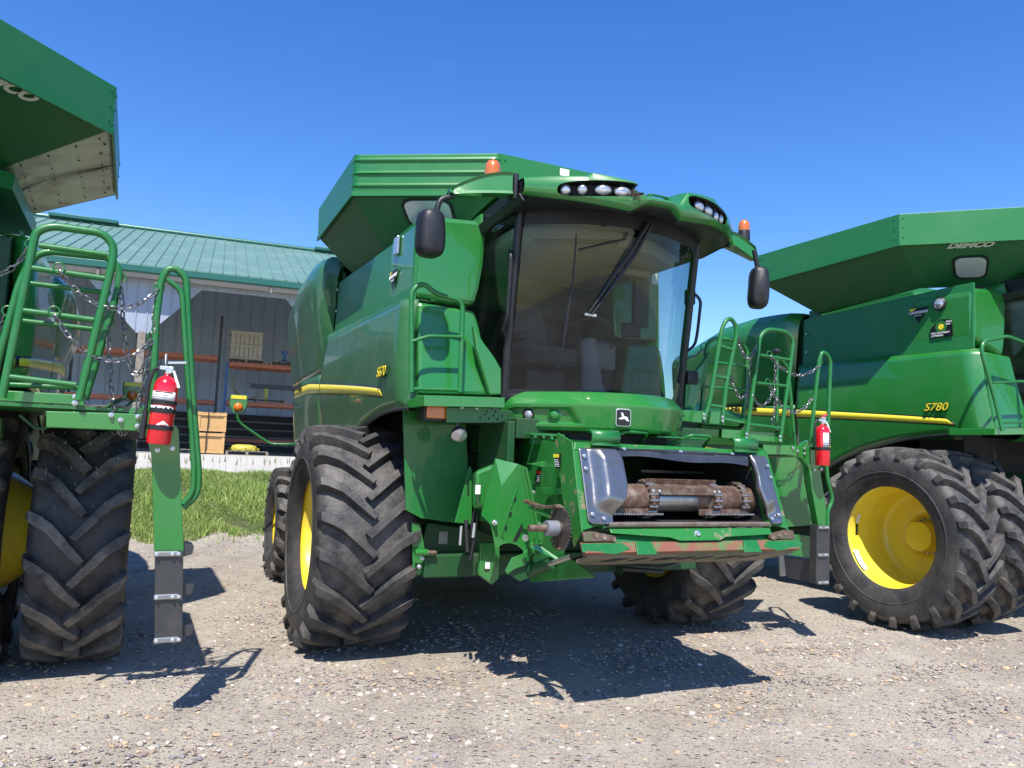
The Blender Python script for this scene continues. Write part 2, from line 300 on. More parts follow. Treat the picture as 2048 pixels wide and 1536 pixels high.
# ================================================================ ground
def sstep(a, b, t): t = min(1, max(0, (t - a) / (b - a))); return t * t * (3 - 2 * t)
SU = V((math.cos(R_(21)), math.sin(R_(21)), 0)); SN = V((-math.sin(R_(21)), math.cos(R_(21)), 0)); SO = V((-10.6, 22, 0))
def gh(x, y):
    v = -x * math.sin(R_(21)) + y * math.cos(R_(21)); return .97 * sstep(13.8, 19.4, v) + .30 * sstep(19.8, 23.8, v)
def gv(x, y): return -x * math.sin(R_(21)) + y * math.cos(R_(21))
def ground_mat():
    m = bpy.data.materials.new('gravelly_dirt'); m.use_nodes = True; t = m.node_tree; b = t.nodes['Principled BSDF']; L = t.links.new
    b.inputs['Roughness'].default_value = .92; b.inputs['Specular IOR Level'].default_value = .15
    tc = t.nodes.new('ShaderNodeTexCoord'); P = tc.outputs['Object']
    def noise(s, d=5, r=.6):
        n = t.nodes.new('ShaderNodeTexNoise'); n.inputs['Scale'].default_value = s; n.inputs['Detail'].default_value = d; n.inputs['Roughness'].default_value = r; L(P, n.inputs['Vector']); return n.outputs['Fac']
    def rng(x, a, b_, c=0, d=1):
        n = t.nodes.new('ShaderNodeMapRange'); n.inputs[1].default_value = a; n.inputs[2].default_value = b_; n.inputs[3].default_value = c; n.inputs[4].default_value = d; L(x, n.inputs[0]); return n.outputs[0]
    def mix(f, a, b_):
        n = t.nodes.new('ShaderNodeMix'); n.data_type = 'RGBA'
        for i, q in ((0, f), (6, a), (7, b_)):
            if isinstance(q, tuple): n.inputs[i].default_value = (*q, 1)
            elif isinstance(q, float): n.inputs[i].default_value = q
            else: L(q, n.inputs[i])
        return n.outputs[2]
    def mul(a, b_):
        n = t.nodes.new('ShaderNodeMath'); n.operation = 'MULTIPLY'
        L(a, n.inputs[0]); (L(b_, n.inputs[1]) if not isinstance(b_, float) else setattr(n.inputs[1], 'default_value', b_)); return n.outputs[0]
    def add(a, b_):
        n = t.nodes.new('ShaderNodeMath'); n.operation = 'ADD'; L(a, n.inputs[0]); L(b_, n.inputs[1]); return n.outputs[0]
    big = noise(.45, 4); mid = noise(2.3, 6, .7); fine = noise(90, 3, .7)
    c = mix(rng(mid, .35, .68), (0.415, 0.372, 0.300), (0.295, 0.258, 0.203))
    mp = t.nodes.new('ShaderNodeMapping'); mp.inputs['Rotation'].default_value = (0, 0, .42); mp.inputs['Scale'].default_value = (2.2, .16, 1); L(P, mp.inputs[0])
    st = t.nodes.new('ShaderNodeTexNoise'); st.inputs['Scale'].default_value = 1.1; st.inputs['Detail'].default_value = 4; L(mp.outputs[0], st.inputs['Vector'])
    c = mix(mul(rng(big, .42, .62), .6), c, (0.46, 0.42, 0.35))
    c = mix(mul(rng(st.outputs['Fac'], .50, .66), .45), c, (0.24, 0.205, 0.165))
    hs = None
    for sc_, th, am in ((19, .34, .9), (48, .40, .9), (105, .45, .8)):
        vo = t.nodes.new('ShaderNodeTexVoronoi'); vo.inputs['Scale'].default_value = sc_; vo.inputs['Randomness'].default_value = 1; L(P, vo.inputs['Vector'])
        d = vo.outputs['Distance']; inside = rng(d, th, th - .1)
        sep = t.nodes.new('ShaderNodeSeparateColor'); L(vo.outputs['Color'], sep.inputs[0])
        pres = rng(sep.outputs[0], .45, .5) if sc_ < 100 else rng(sep.outputs[0], .3, .35)
        dens = rng(mid, .38, .55, .25, 1.0)
        ramp = t.nodes.new('ShaderNodeValToRGB'); L(sep.outputs[1], ramp.inputs[0]); cr = ramp.color_ramp; cr.interpolation = 'CONSTANT'
        cols = [(.30, .24, .21), (.48, .43, .37), (.17, .155, .155), (.40, .31, .24), (.52, .48, .43), (.34, .27, .24), (.24, .225, .23), (.48, .38, .28)]
        while len(cr.elements) < len(cols): cr.elements.new(.5)
        for i, q in enumerate(cols): cr.elements[i].position = i / len(cols); cr.elements[i].color = (*q, 1)
        f = mul(mul(inside, pres), mul(dens, am)); c = mix(f, c, ramp.outputs[0])
        h = mul(mul(rng(d, th, 0.0), pres), 26.0 / sc_); hs = h if hs is None else add(hs, h)
    c = mix(mul(rng(fine, .5, .7), .35), c, (.12, .1, .085))
    L(c, b.inputs['Base Color'])
    hs = add(hs, mul(fine, .35)); hs = add(hs, mul(mid, 1.2))
    bp = t.nodes.new('ShaderNodeBump'); bp.inputs['Strength'].default_value = 1.0; bp.inputs['Distance'].default_value = .025; L(hs, bp.inputs['Height']); L(bp.outputs[0], b.inputs['Normal'])
    return m
GROUND = ground_mat()
def make_ground():
    mb = MB(); xs = [-700, -200, -80] + [-40 + i * .5 for i in range(161)] + [80, 200, 700]
    ys = [-60, -20] + [-6 + i * .3 for i in range(134)] + [50, 80, 150, 400, 1500]
    rr = random.Random(3)
    rows = []
    for y in ys:
        rows.append([(x, y, gh(x, y) + (rr.uniform(-.012, .012) if gv(x, y) < 21 and abs(x) < 40 else 0)) for x in xs])
    return struct(mb.grid(rows).build('ground', GROUND, recalc=False))
make_ground()

def make_gravel():
    rs = np.random.RandomState(5)
    shapes = []
    for s in range(14):
        bm = bmesh.new(); bmesh.ops.create_icosphere(bm, subdivisions=1 if s < 8 else 2, radius=1)
        v = np.array([q.co[:] for q in bm.verts]); f = np.array([[l.index for l in q.verts] for q in bm.faces]); bm.free()
        v = v * (1 + rs.uniform(-.34, .26, (len(v), 1))); v *= np.array([1, rs.uniform(.6, .95), rs.uniform(.4, .7)]); shapes.append((v, f))
    pal = 1.25 * np.array([(.24, .185, .16), (.34, .29, .24), (.15, .13, .125), (.31, .23, .17), (.42, .37, .32), (.27, .205, .18), (.2, .185, .185), (.38, .27, .17), (.30, .26, .22), (.25, .22, .20)])
    VS = []; FS = []; CS = []; o = 0
    def put(n, ylo, yhi, slo, shi, p):
        nonlocal o
        cl = rs.uniform(-1, 1, (26, 2)) * [6, 3] + [0, 5.5]
        i = 0
        while i < n:
            y = ylo + (yhi - ylo) * rs.rand() ** p; x = rs.uniform(-.72, .74) * y
            if rs.rand() < .3:
                c = cl[rs.randint(26)]; x, y = c[0] + rs.normal() * .45, c[1] + rs.normal() * .35
                if y < 3.6: continue
            i += 1
            s = slo + (shi - slo) * rs.rand() ** 3.2
            v, f = shapes[rs.randint(14)]; a = rs.uniform(0, 6.28); c_, s_ = math.cos(a), math.sin(a)
            w_ = v * s; w_ = np.stack([w_[:, 0] * c_ - w_[:, 1] * s_ + x, w_[:, 0] * s_ + w_[:, 1] * c_ + y, w_[:, 2] * .8 + s * rs.uniform(-.12, .10) + gh(x, y)], 1)
            VS.append(w_); FS.append(f + o); o += len(v); CS.append(np.repeat([pal[rs.randint(10)] * rs.uniform(.75, 1.15)], len(v), 0))
    put(26000, 3.5, 8.5, .003, .017, .9); put(9000, 3.6, 9, .007, .030, .85); put(11000, 7, 15, .008, .03, 1.0); put(260, 3.7, 11, .020, .045, .8)
    v = np.concatenate(VS); f = np.concatenate(FS); c = np.concatenate(CS)
    me = bpy.data.meshes.new('gravel'); me.from_pydata(v.tolist(), [], f.tolist())
    at = me.color_attributes.new('tone', 'FLOAT_COLOR', 'POINT'); at.data.foreach_set('color', np.concatenate([c, np.ones((len(c), 1))], 1).ravel())
    me.polygons.foreach_set('use_smooth', (rs.rand(len(f)) < .0).tolist())
    m = bpy.data.materials.new('pebble'); m.use_nodes = True; t = m.node_tree; b = t.nodes['Principled BSDF']; b.inputs['Roughness'].default_value = .8
    a = t.nodes.new('ShaderNodeAttribute'); a.attribute_name = 'tone'; t.links.new(a.outputs['Color'], b.inputs['Base Color']); me.materials.append(m)
    ob = bpy.data.objects.new('gravel', me); COL.objects.link(ob); ob['kind'] = 'stuff'; ob['label'] = 'mixed small stones strewn over the dirt yard'; ob['category'] = 'gravel'
make_gravel()

def make_grass():
    rs = np.random.RandomState(9); VS = []; FS = []; CS = []; o = 0
    pal = np.array([1.75, 1.5, 1.5]) * np.array([(.13, .235, .05), (.17, .28, .065), (.22, .31, .085), (.09, .17, .035), (.28, .32, .13), (.15, .26, .055)])
    def blade(x, y, z, h, w_, lean, col):
        nonlocal o
        a = rs.uniform(0, 6.28); dx, dy = math.cos(a), math.sin(a); b = rs.uniform(0, 6.28); lx, ly = math.cos(b) * lean, math.sin(b) * lean
        VS.append([(x - dx * w_, y - dy * w_, z), (x + dx * w_, y + dy * w_, z), (x + lx * .35 + dx * w_ * .7, y + ly * .35 + dy * w_ * .7, z + h * .6), (x + lx * .35 - dx * w_ * .7, y + ly * .35 - dy * w_ * .7, z + h * .6), (x + lx, y + ly, z + h)])
        FS.append([(o, o + 1, o + 2, o + 3)]); FS.append([(o + 3, o + 2, o + 4)]); o += 5; CS.extend([col] * 5)
    n = 0
    while n < 105000:
        s = rs.uniform(-13, 14); d = rs.uniform(14.0, 19.75)
        if rs.rand() < .0: continue
        edge = 14.5 + .30 * math.sin(s * 1.7) + .20 * math.sin(s * 4.1 + 1) + .15 * math.sin(s * 9.3)
        if d < edge and rs.rand() > .03: continue
        p = SU * s + SN * d; x, y = p.x, p.y
        if y < 3: continue
        px = x / y
        if px > -.05 or px < -.68:
            if rs.rand() < .75: continue
        cl = math.sin(s * 2.3) * math.sin(d * 1.9 + s) + .5 * math.sin(s * 5.1 + d * 3)
        h = rs.uniform(.05, .18) * (1 + .5 * cl) * (1.0 if d < 19 else .7); c = pal[rs.randint(6)] * rs.uniform(.7, 1.25) * (1 + .15 * cl)
        blade(x, y, gh(x, y) - .01, h, rs.uniform(.004, .009) if rs.rand() < .8 else rs.uniform(.010, .018), rs.uniform(.03, .16), c); n += 1
    for i in range(160):
        s = rs.uniform(-6, 6); p = SU * s + SN * rs.uniform(18.5, 19.8); x, y = p.x, p.y
        blade(x, y, gh(x, y), rs.uniform(.3, .55), .004, rs.uniform(.02, .12), np.array((.30, .28, .14)))
        blade(x + .01, y, gh(x, y) + .3, .16, .014, .03, np.array((.34, .30, .17)))
    me = bpy.data.meshes.new('grass'); me.from_pydata([p for q in VS for p in q], [], [f for q in FS for f in q])
    at = me.color_attributes.new('tone', 'FLOAT_COLOR', 'POINT'); c = np.array(CS); at.data.foreach_set('color', np.concatenate([c, np.ones((len(c), 1))], 1).ravel())
    m = bpy.data.materials.new('grass_blades'); m.use_nodes = True; t = m.node_tree; b = t.nodes['Principled BSDF']; b.inputs['Roughness'].default_value = .65
    a = t.nodes.new('ShaderNodeAttribute'); a.attribute_name = 'tone'; t.links.new(a.outputs['Color'], b.inputs['Base Color'])
    tl = t.nodes.new('ShaderNodeBsdfTranslucent'); t.links.new(a.outputs['Color'], tl.inputs[0]); ms = t.nodes.new('ShaderNodeMixShader'); ms.inputs[0].default_value = .35
    t.links.new(b.outputs[0], ms.inputs[1]); t.links.new(tl.outputs[0], ms.inputs[2]); t.links.new(ms.outputs[0], t.nodes['Material Output'].inputs[0])
    me.materials.append(m)
    ob = bpy.data.objects.new('grass', me); COL.objects.link(ob); ob['kind'] = 'stuff'; ob['label'] = 'strip of tall green weeds and grass below the concrete apron'; ob['category'] = 'grass'
make_grass()
def ribbed(name, col, col2, scale, rough=.45, metal=.2):
    return mat(name, col, rough, metal=metal, noise=.6, nscale=.7, ncol=col2, bump=0)
# earth under the grass
GEARTH = mat('grassy_soil', (0.055, 0.075, 0.022), .9, noise=.7, nscale=3, ncol=(.10, .11, .04))
rows = []
for j in range(20):
    d = 14.75 + (19.75 - 14.75) * j / 19; r = []
    for i in range(90):
        s = -20 + 36 * i / 89; dd = d + (.3 * math.sin(s * 1.7) + .2 * math.sin(s * 4.1 + 1)) * (1 - j / 19); p = SU * s + SN * dd; r.append((p.x, p.y, gh(p.x, p.y) + (.014 if j else -.01)))
    rows.append(r)
struct(MB().grid(rows).build('grass_verge', GEARTH, recalc=False))
# concrete apron + shed floor
mb = MB()
sec = [(19.7, 1.0), (24.2, 1.335), (36, 1.34)]
for (d0, h0), (d1, h1) in zip(sec, sec[1:]):
    q = [SU * a + SN * b + V((0, 0, c)) for a, b, c in ((-40, d0, h0), (40, d0, h0), (40, d1, h1), (-40, d1, h1))]; mb.prism(q, (0, 0, -.12))
mb; struct(mb.build('concrete_apron', CONC))

# ================================================================ shed  (frame: x along the front, y into the shed)
SH = root('storage_shed', 'open fronted pole shed with green ribbed metal roof and blue grey siding, behind the machines', 'shed', (-10.6, 22, 0), 21)
ROOFM = mat('green_roof_metal', (0.115, 0.215, 0.185), .5, metal=.1, noise=.7, nscale=.9, ncol=(.15, .25, .225))
SIDE = mat('blue_grey_siding', (0.31, 0.35, 0.42), .45, metal=.1, noise=.5, nscale=.5, ncol=(.21, .24, .29))
TRIMG = mat('dark_green_trim', (0.02, 0.12, 0.10), .4, metal=.1)
X0, X1 = -14.0, 13.5; EY, EZ = -0.5, 6.62; RY, RZ = 8.0, 9.72
mb = MB(); nr = 0
mb.prism([(X0, EY, EZ), (X1, EY, EZ), (X1, RY, RZ), (X0, RY, RZ)], (0, 0, .04))
mb.prism([(X0, RY + 8.8, EZ), (X1, RY + 8.8, EZ), (X1, RY, RZ), (X0, RY, RZ)], (0, 0, .04))
x = X0 + .1
sl = V((0, RY - EY, RZ - EZ)).normalized()
while x < X1:
    mb.prism([(x - .022, EY - .03, EZ + .03), (x + .022, EY - .03, EZ + .03), (x + .010, EY - .03, EZ + .068), (x - .010, EY - .03, EZ + .068)], (0, RY - EY + .03, RZ - EZ + .01)); x += .36
mb.build('roof', ROOFM, SH)
mb = MB(); mb.tube([(X0, RY, RZ + .09), (X1, RY, RZ + .09)], .11, 8)
for a, b in ((-4.2, -1.9), (5.4, 8.4)):
    mb.box((a, RY - .3, RZ + .08), (b, RY + .3, RZ + .22))
mb.build('ridge_cap', TRIMG, SH, bevel=.02)
mb = MB()
mb.prism([(X0, EY - .02, EZ - .22), (X0, EY - .13, EZ - .20), (X0, EY - .14, EZ - .02), (X0, EY - .02, EZ)], (X1 - X0, 0, 0))
mb.build('gutter', TRIMG, SH, bevel=.01)
mb = MB(); mb.box((X0, EY + .0, EZ - .30), (X1, EY + .06, EZ - .02)); mb.box((X0, EY + .06, EZ - .27), (X1, -.02, EZ - .25)); mb.build('fascia', mat('pale_fascia', (.42, .38, .35), .6), SH)
# front header with knee-braced bays
posts = [-5.6, -0.1, 5.3, 10.7]; HB = 6.19; PT = 4.76
prof = [(X0, HB)]
for p in posts: prof += [(p - 1.5, HB), (p - .16, PT), (p + .16, PT), (p + 1.5, HB)]
prof += [(X1, HB), (X1, 6.62), (X0, 6.62)]
mb = MB(); mb.prism([(a, 0, b) for a, b in prof], (0, .06, 0))
def lowz(x):
    for p in posts:
        d = abs(x - p)
        if d < .16: return PT
        if d < 1.5: return PT + (HB - PT) * (d - .16) / 1.34
    return HB
x = X0 + .2
while x < X1 - .1:
    z0 = max(lowz(x - .02), lowz(x + .02)) + .01
    mb.prism([(x - .025, -.002, z0), (x + .025, -.002, z0), (x + .012, -.026, z0), (x - .012, -.026, z0)], (0, 0, 6.6 - z0)); x += .30
mb.build('header_siding', SIDE, SH)
for p in posts:
    MB().box((p - .1, -.02, 1.34), (p + .1, .16, PT + .05)).build('post', WOOD, SH, bevel=.01)
mb = MB(); mb.box((X0, 8.0, 1.34), (X1, 8.08, 9.2))
x = X0 + .2
while x < X1 - .1:
    mb.prism([(x - .03, 8.002, 1.34), (x + .03, 8.002, 1.34), (x + .014, 7.965, 1.34), (x - .014, 7.965, 1.34)], (0, 0, 7.7)); x += .457
mb.build('back_wall', mat('inner_siding', (.40, .47, .58), .5, noise=.5, nscale=.4, ncol=(.28, .32, .39)), SH)
mb = MB()
for k in range(5): mb.box((X0, 7.8, 1.4 + k * .3), (X1, 7.9, 1.4 + k * .3 + .24))
mb.build('skirt_boards', mat('dark_boards', (.05, .042, .038), .8, noise=.4, nscale=2), SH)
for xx in (X0, X1 - .08):
    MB().prism([(xx, 0.07, 1.34), (xx, 16.6, 1.34), (xx, 16.6, 6.5), (xx, RY, 9.6), (xx, .07, 6.5)], (.08, 0, 0)).build('gable_wall', SIDE, SH)
MB().box((X0, 16.6, 1.34), (X1, 16.7, 6.5)).build('rear_wall', SIDE, SH)
mb = MB()
for k in range(12):
    xx = X0 + 1.2 + k * 2.3; mb.prism([(xx, -.6, 6.35), (xx, RY, 9.55), (xx, RY, 9.4), (xx, -.6, 6.2)], (.05, 0, 0))
for k in range(10): yy = .5 + k * .8; mb.box((X0, yy, 6.98 - .36 + .36 * yy - .0), (X1, yy + .09, 6.98 - .36 + .36 * yy + .04))
mb.build('rafters', WOOD, SH)

SW = lambda p: (SO + SU * p[0] + SN * p[1] - V((0, 0, 0))) + V((0, 0, p[2] if len(p) > 2 else 0))
# ================================================================ racks: frames, beams
def rack(label, x, y, levels, xa, xb, mp, h):
    r = root('pallet_rack', label, 'pallet rack', SW((x, y, 1.34)), 21, 'pallet racks inside the shed')
    for a in (xa, xb):
        mb = MB()
        for yy in (0, 1.0):
            mb.box((a - .045, yy - .035, 0), (a + .045, yy + .035, h))
            z = .1
            while z < h - .05: mb.box((a - .02, yy - .038, z), (a + .02, yy - .03, z + .04), 1); z += .1
        z = .3
        while z < h - .6: mb.tube([(a, 0, z), (a, 1.0, z + .5)], .018, 6); z += .55
        mb.build('upright', [mp, BLKM], r)
    for z in levels:
        for yy in (-.06, 1.06): MB().box((xa + .05, yy - .03, z - .07), (xb - .05, yy + .03, z + .07)).build('beam', OBEAM, r, bevel=.008)
    return r
# rack 1 (left bay) and rack 2 (right bay)
rack('orange beamed rack with dark uprights in the bay left of the timber post', 0, 4, [1.74, 3.27], -2.6, 2.02, DPOST, 4.75)
rack('orange beamed rack with blue perforated uprights in the bay right of the timber post', 0, 4, [.47, 1.75, 3.10], 2.30, 6.2, BPOST, 3.20)
def pallet(name, label, loc, w_=1.1, d=1.0, parent=None, m=WOOD, rz=21):
    r = root(name, label, 'pallet', loc, rz, 'timber pallets in and below the racks')
    mb = MB()
    for k in range(6): mb.box((k * w_ / 6 + .01, 0, .11), ((k + 1) * w_ / 6 - .02, d, .13))
    mb.box((0, 0, 0), (w_, .09, .015)); mb.box((0, d - .09, 0), (w_, d, .015))
    mb.build('deck', m, r)
    for a in (0, w_ / 2 - .04, w_ - .08): MB().box((a, .002, .016), (a + .08, d - .002, .109)).build('runner', m, r)
    return r
def slat_crate(loc):
    r = root('slatted_crate', 'pale slatted wooden crate standing on the top shelf of the blue rack', 'crate', loc, 21)
    mb = MB()
    for k in range(7): mb.box((.02 + k * .148, 0, .06), (.02 + k * .148 + .132, .03, .46)); mb.box((.02 + k * .148, 0, .52), (.02 + k * .148 + .132, .03, .93))
    for k in range(7): mb.box((0, .03 + k * .14, .06), (.025, .15 + k * .14, .93)); mb.box((1.03, .03 + k * .14, .06), (1.055, .15 + k * .14, .93))
    mb.build('slats', CRATEW, r)
    mb = MB()
    for z in (0, .45, .91): mb.box((-.02, -.035, z), (1.08, -.003, z + .07)); mb.box((-.03, -.03, z), (-.003, 1.0, z + .07))
    mb.build('rails', CRATEW, r)
    MB().box((.03, .035, .05), (1.02, 1.0, .88)).build('dark_core', DARKIN, r)  # solid dark block filling the crate
slat_crate(SW((2.36, 4.02, 1.34 + 3.17 + .13)))
pallet('pallet', 'grey pallet under the slatted crate on the top shelf', SW((2.26, 3.95, 1.34 + 3.172)), 1.3)
pallet('pallet', 'pallet on the top shelf right of the slatted crate', SW((3.7, 3.95, 1.34 + 3.172)), 1.9)
pallet('pallet', 'low pallet on the middle shelf carrying curved yellow parts', SW((2.42, 3.95, 1.34 + 1.822)), 1.9)
r = root('hydraulic_pump', 'small dark blue pump standing on the pallet right of the slatted crate', 'pump', SW((4.2, 4.3, 1.34 + 3.302)), 21)
MB().lathe([(.1, 0), (.1, .12), (.06, .14), (.06, .32), (.12, .34), (.12, .42), (.05, .45)], (0, 0, 0), n=12).build('body', BPOST, r)
MB().box((-.2, -.1, .0), (.22, .1, .045)).build('foot', DPOST, r)
r = root('steel_beam', 'long dark channel beam lying across the middle shelf', 'steel beam', SW((3.1, 4.2, 1.34 + 2.33)), 21)
mb = MB(); mb.box((0, 0, 0), (2.6, .03, .16)); mb.box((0, .031, 0), (2.6, .12, .025)); mb.box((0, .031, .135), (2.6, .12, .16)); mb.build('channel', DPOST, r)
MB().box((.5, .0, -.52), (.62, .1, -.001)).build('bracket', YCAST, r)
for i, (xx, lab) in enumerate(((2.5, 'curved yellow cover lying left on the middle shelf pallet'), (3.25, 'curved yellow cover lying right on the middle shelf pallet, below the dark beam'))):
    r = root('curved_cover', lab, 'machine part', SW((xx, 4.3, 1.34 + 1.822 + .135)), 21, 'curved yellow parts on the middle shelf')
    mb = MB(); rows = []
    for a in range(9):
        t = math.pi * (1.02 + .42 * a / 8) if i == 0 else math.pi * (1.55 + .4 * a / 8)
        rows.append([(math.cos(t) * .62 + (.62 if i == 0 else -.2), yy, math.sin(t) * .62 + .64) for yy in (0, .25, .5)])
    mb.grid(rows).build('shell', YCAST, r, solid=.02)
    MB().box((.0, .1, .0), (.34, .4, .03)).build('flange', YCAST, r)
def osb_box(label, loc, h):
    r = root('board_box', label, 'wooden box', loc, 21, 'strand board boxes stacked left of the blue rack')
    MB().box((.03, 0, .10), (.82, 1.1, h)).build('panel', OSB, r, bevel=.004)
    mb = MB()
    for a, b in ((0, .09), (.76, .85)): mb.box((a, -.03, 0), (b, -.003, h + .01))
    for z in (.03, h - .1): mb.box((.0, -.052, z), (.85, -.031, z + .08))
    mb.build('battens', OSB, r)
    MB().box((.30, -.075, 0.001), (.33, -.054, h)).build('strap', BLKM, r)
osb_box('lower of the two strand board boxes stacked beside the blue rack', SW((1.50, 1.5, 1.34)), .66)
osb_box('upper of the two strand board boxes stacked beside the blue rack', SW((1.52, 1.52, 1.34 + .68)), .62)
pallet('pallet', 'grey pallet lying on the concrete left of the stacked boxes', SW((.3, 1.2, 1.34)), 1.2)
pallet('pallet', 'low pallet on the concrete carrying the round yellow casting', SW((2.4, 1.6, 1.34)), 1.3)
r = root('round_casting', 'round faded yellow cast cover lying on the low pallet', 'machine part', SW((2.95, 2.1, 1.34 + .14)), 21)
MB().lathe([(.42, 0), (.44, .06), (.38, .16), (.2, .2), (0, .2)], n=24, cap=False).build('dome', YCAST, r)
for k in range(8):
    a = k * math.pi / 4; MB().cyl((math.cos(a) * .43, math.sin(a) * .43, 0), (math.cos(a) * .43, math.sin(a) * .43, .09), .07, 8).build('lug', YCAST, r)
# ================================================================ wheels (axle along local x, outer face towards -x)
def tyre_mesh(R, W, rr, n, lw=.036, flat=True, lugh=.072, arc=.30, dc=.70, dt=.70, bw=1.28):
    Rc = R - lugh; h = W / 2; sw = Rc - rr
    prof = [(-h * .80, rr - .02), (-h * .92, rr + .02), (-h * 1.01, rr + sw * .25), (-h * 1.05, rr + sw * .50), (-h * 1.03, rr + sw * .74), (-h * .96, Rc - .045), (-h * .84, Rc - .012), (-h * .45, Rc + .004), (0, Rc + .008)]
    prof = prof[:3] + [(-h * 1.035, rr + sw * .38), (-h * 1.06, rr + sw * .385), (-h * 1.06, rr + sw * .41), (-h * 1.045, rr + sw * .415)] + prof[3:]
    prof = prof + [(-a, b) for a, b in prof[::-1][1:]]
    mb = MB(); N = 96
    rows = []
    for k in range(N + 1):
        a = 2 * math.pi * k / N
        rows.append([(x, -r * math.cos(a), r * math.sin(a)) for x, r in prof])
    mb.grid(rows); nc = len(mb.v)
    def P(x, r, ph): return (x, -r * math.cos(ph), r * math.sin(ph))
    for side in (-1, 1):
        for i in range(n):
            p0 = 2 * math.pi * (i + (.5 if side > 0 else 0)) / n
            # centreline of the lug: (|x|, arc length, top radius, base radius, half width)
            A_ = arc / .212
            S = [(-.030, -.015, R - .002, Rc - .01, lw * .82), (.14 * h * 2, .075 * A_, R, Rc - .01, lw), (.28 * h * 2, .140 * A_, R - .002, Rc - .01, lw * 1.04), (.42 * h * 2, .180 * A_, R - .012, Rc - .03, lw * 1.18), (.505 * h * 2, .198 * A_, R - .034, Rc - .07, lw * 1.22), (.538 * h * 2, .208 * A_, R - .115, Rc - sw * .30, lw * 1.0)]
            vs = []
            for j, (x, s, rt, rb, hw) in enumerate(S):
                a = S[max(j - 1, 0)]; b = S[min(j + 1, len(S) - 1)]
                dx = b[0] - a[0]; ds = b[1] - a[1]; L = math.hypot(dx, ds) + 1e-6; nx, ns = -ds / L, dx / L
                if j >= 4: nx, ns = 0, 1
                xb = x - (0 if j < 4 else .03)
                for (kk, xx, r, wd) in ((0, xb, rb, hw * bw), (1, x, rt, hw * .93), (2, x, rt, -hw * .93), (3, xb, rb, -hw * bw)):
                    vs.append(P(side * (xx + nx * wd), r, p0 + (s + ns * wd) / R))
            fs = []
            for j in range(len(S) - 1):
                a = j * 4; b = a + 4
                for k in range(3): fs.append((a + k, a + k + 1, b + k + 1, b + k))
            fs += [(0, 1, 2, 3), tuple(len(vs) - 4 + q for q in (3, 2, 1, 0))]
            mb.add(vs, fs, 0, False)
    dust_and_shade = []
    for j, p in enumerate(mb.v):
        r = math.hypot(p[1], p[2]); dust_and_shade.append(dc if (j < nc and r > Rc - .05) else (.30 if j < nc else dt * .8 if r < R - .03 else dt))  # dust amount; a low carcass value paints in shade between the lugs
    if flat:
        mb.v = [(x * (1 + .07 * max(0, min(1, (-z - R * .45) / (R * .5)))), y, max(z, -R + .045) if z < -R * .9 else z) for x, y, z in mb.v]
    # raised moulding rings on the sidewall
    me = mb.build('tyre', RUB, recalc=True); d = me.data.attributes.new('dust_and_shade', 'FLOAT', 'POINT')
    d.data.foreach_set('value', dust_and_shade); 
    q = me.modifiers.new('b', 'BEVEL'); q.width = .006; q.segments = 2; q.limit_method = 'ANGLE'; q.angle_limit = R_(38)
    return me
def rim_mesh(rr, W, deep, hubr=.30):
    h = W / 2 * .86
    prof = [(rr + .015, -h), (rr + .03, -h + .008), (rr + .028, -h + .03), (rr - .012, -h + .05), (rr - .03, -h + .09), (rr - .032, -h + .16), (rr - .055, -h + .19)]
    d = -h + deep
    prof += [(rr - .06, d - .10), (rr - .075, d - .03), (rr - .11, d), (rr - .16, d + .012), (hubr + .06, d + .03), (hubr, d + .075), (hubr - .02, d + .12), (.17, d + .125), (.15, d + .07), (.13, d + .055), (0, d + .05)]
    mb = MB(); mb.lathe(prof, (0, 0, 0), (1, 0, 0), 72, cap=False)
    back = [(rr - .075, d + .02), (rr - .06, h - .14), (rr - .012, h - .05), (rr + .03, h - .02), (rr + .015, h)]
    mb.lathe(back, (0, 0, 0), (1, 0, 0), 72, cap=False)
    return mb, d, hubr
def bolts_mesh(d, r=.225, n=20):
    mb = MB()
    for k in range(n):
        a = 2 * math.pi * k / n; c = V((d + .118, r * math.cos(a), r * math.sin(a))); mb.bolt(c, (-1, 0, 0), .017, .03)
    return mb
def make_wheel(parent, loc, R, W, rr, deep, n, side=-1, spin=0.0, name='wheel', lw=.036, src=None, hubr=.3, **kw):
    mbr, d, hr = rim_mesh(rr, W, deep, hubr)
    w_ = mbr.build(name, YEL, parent, recalc=True); w_.location = loc
    t = tyre_mesh(R, W, rr, n, lw, **kw) if src is None else src.copy()
    if src is not None: COL.objects.link(t)
    t.parent = w_; t.location = (0, 0, 0)
    b = bolts_mesh(d, .5 * (hubr + .17)).build('wheel_nuts', BOLT, w_)
    w_.rotation_euler = (spin, 0, 0)
    if side > 0:
        # seen from the other side: turn rim and nuts round, tyre keeps its tread direction
        w_.rotation_euler = (-spin, 0, math.pi); t.rotation_euler = (0, 0, math.pi)
    return w_, t
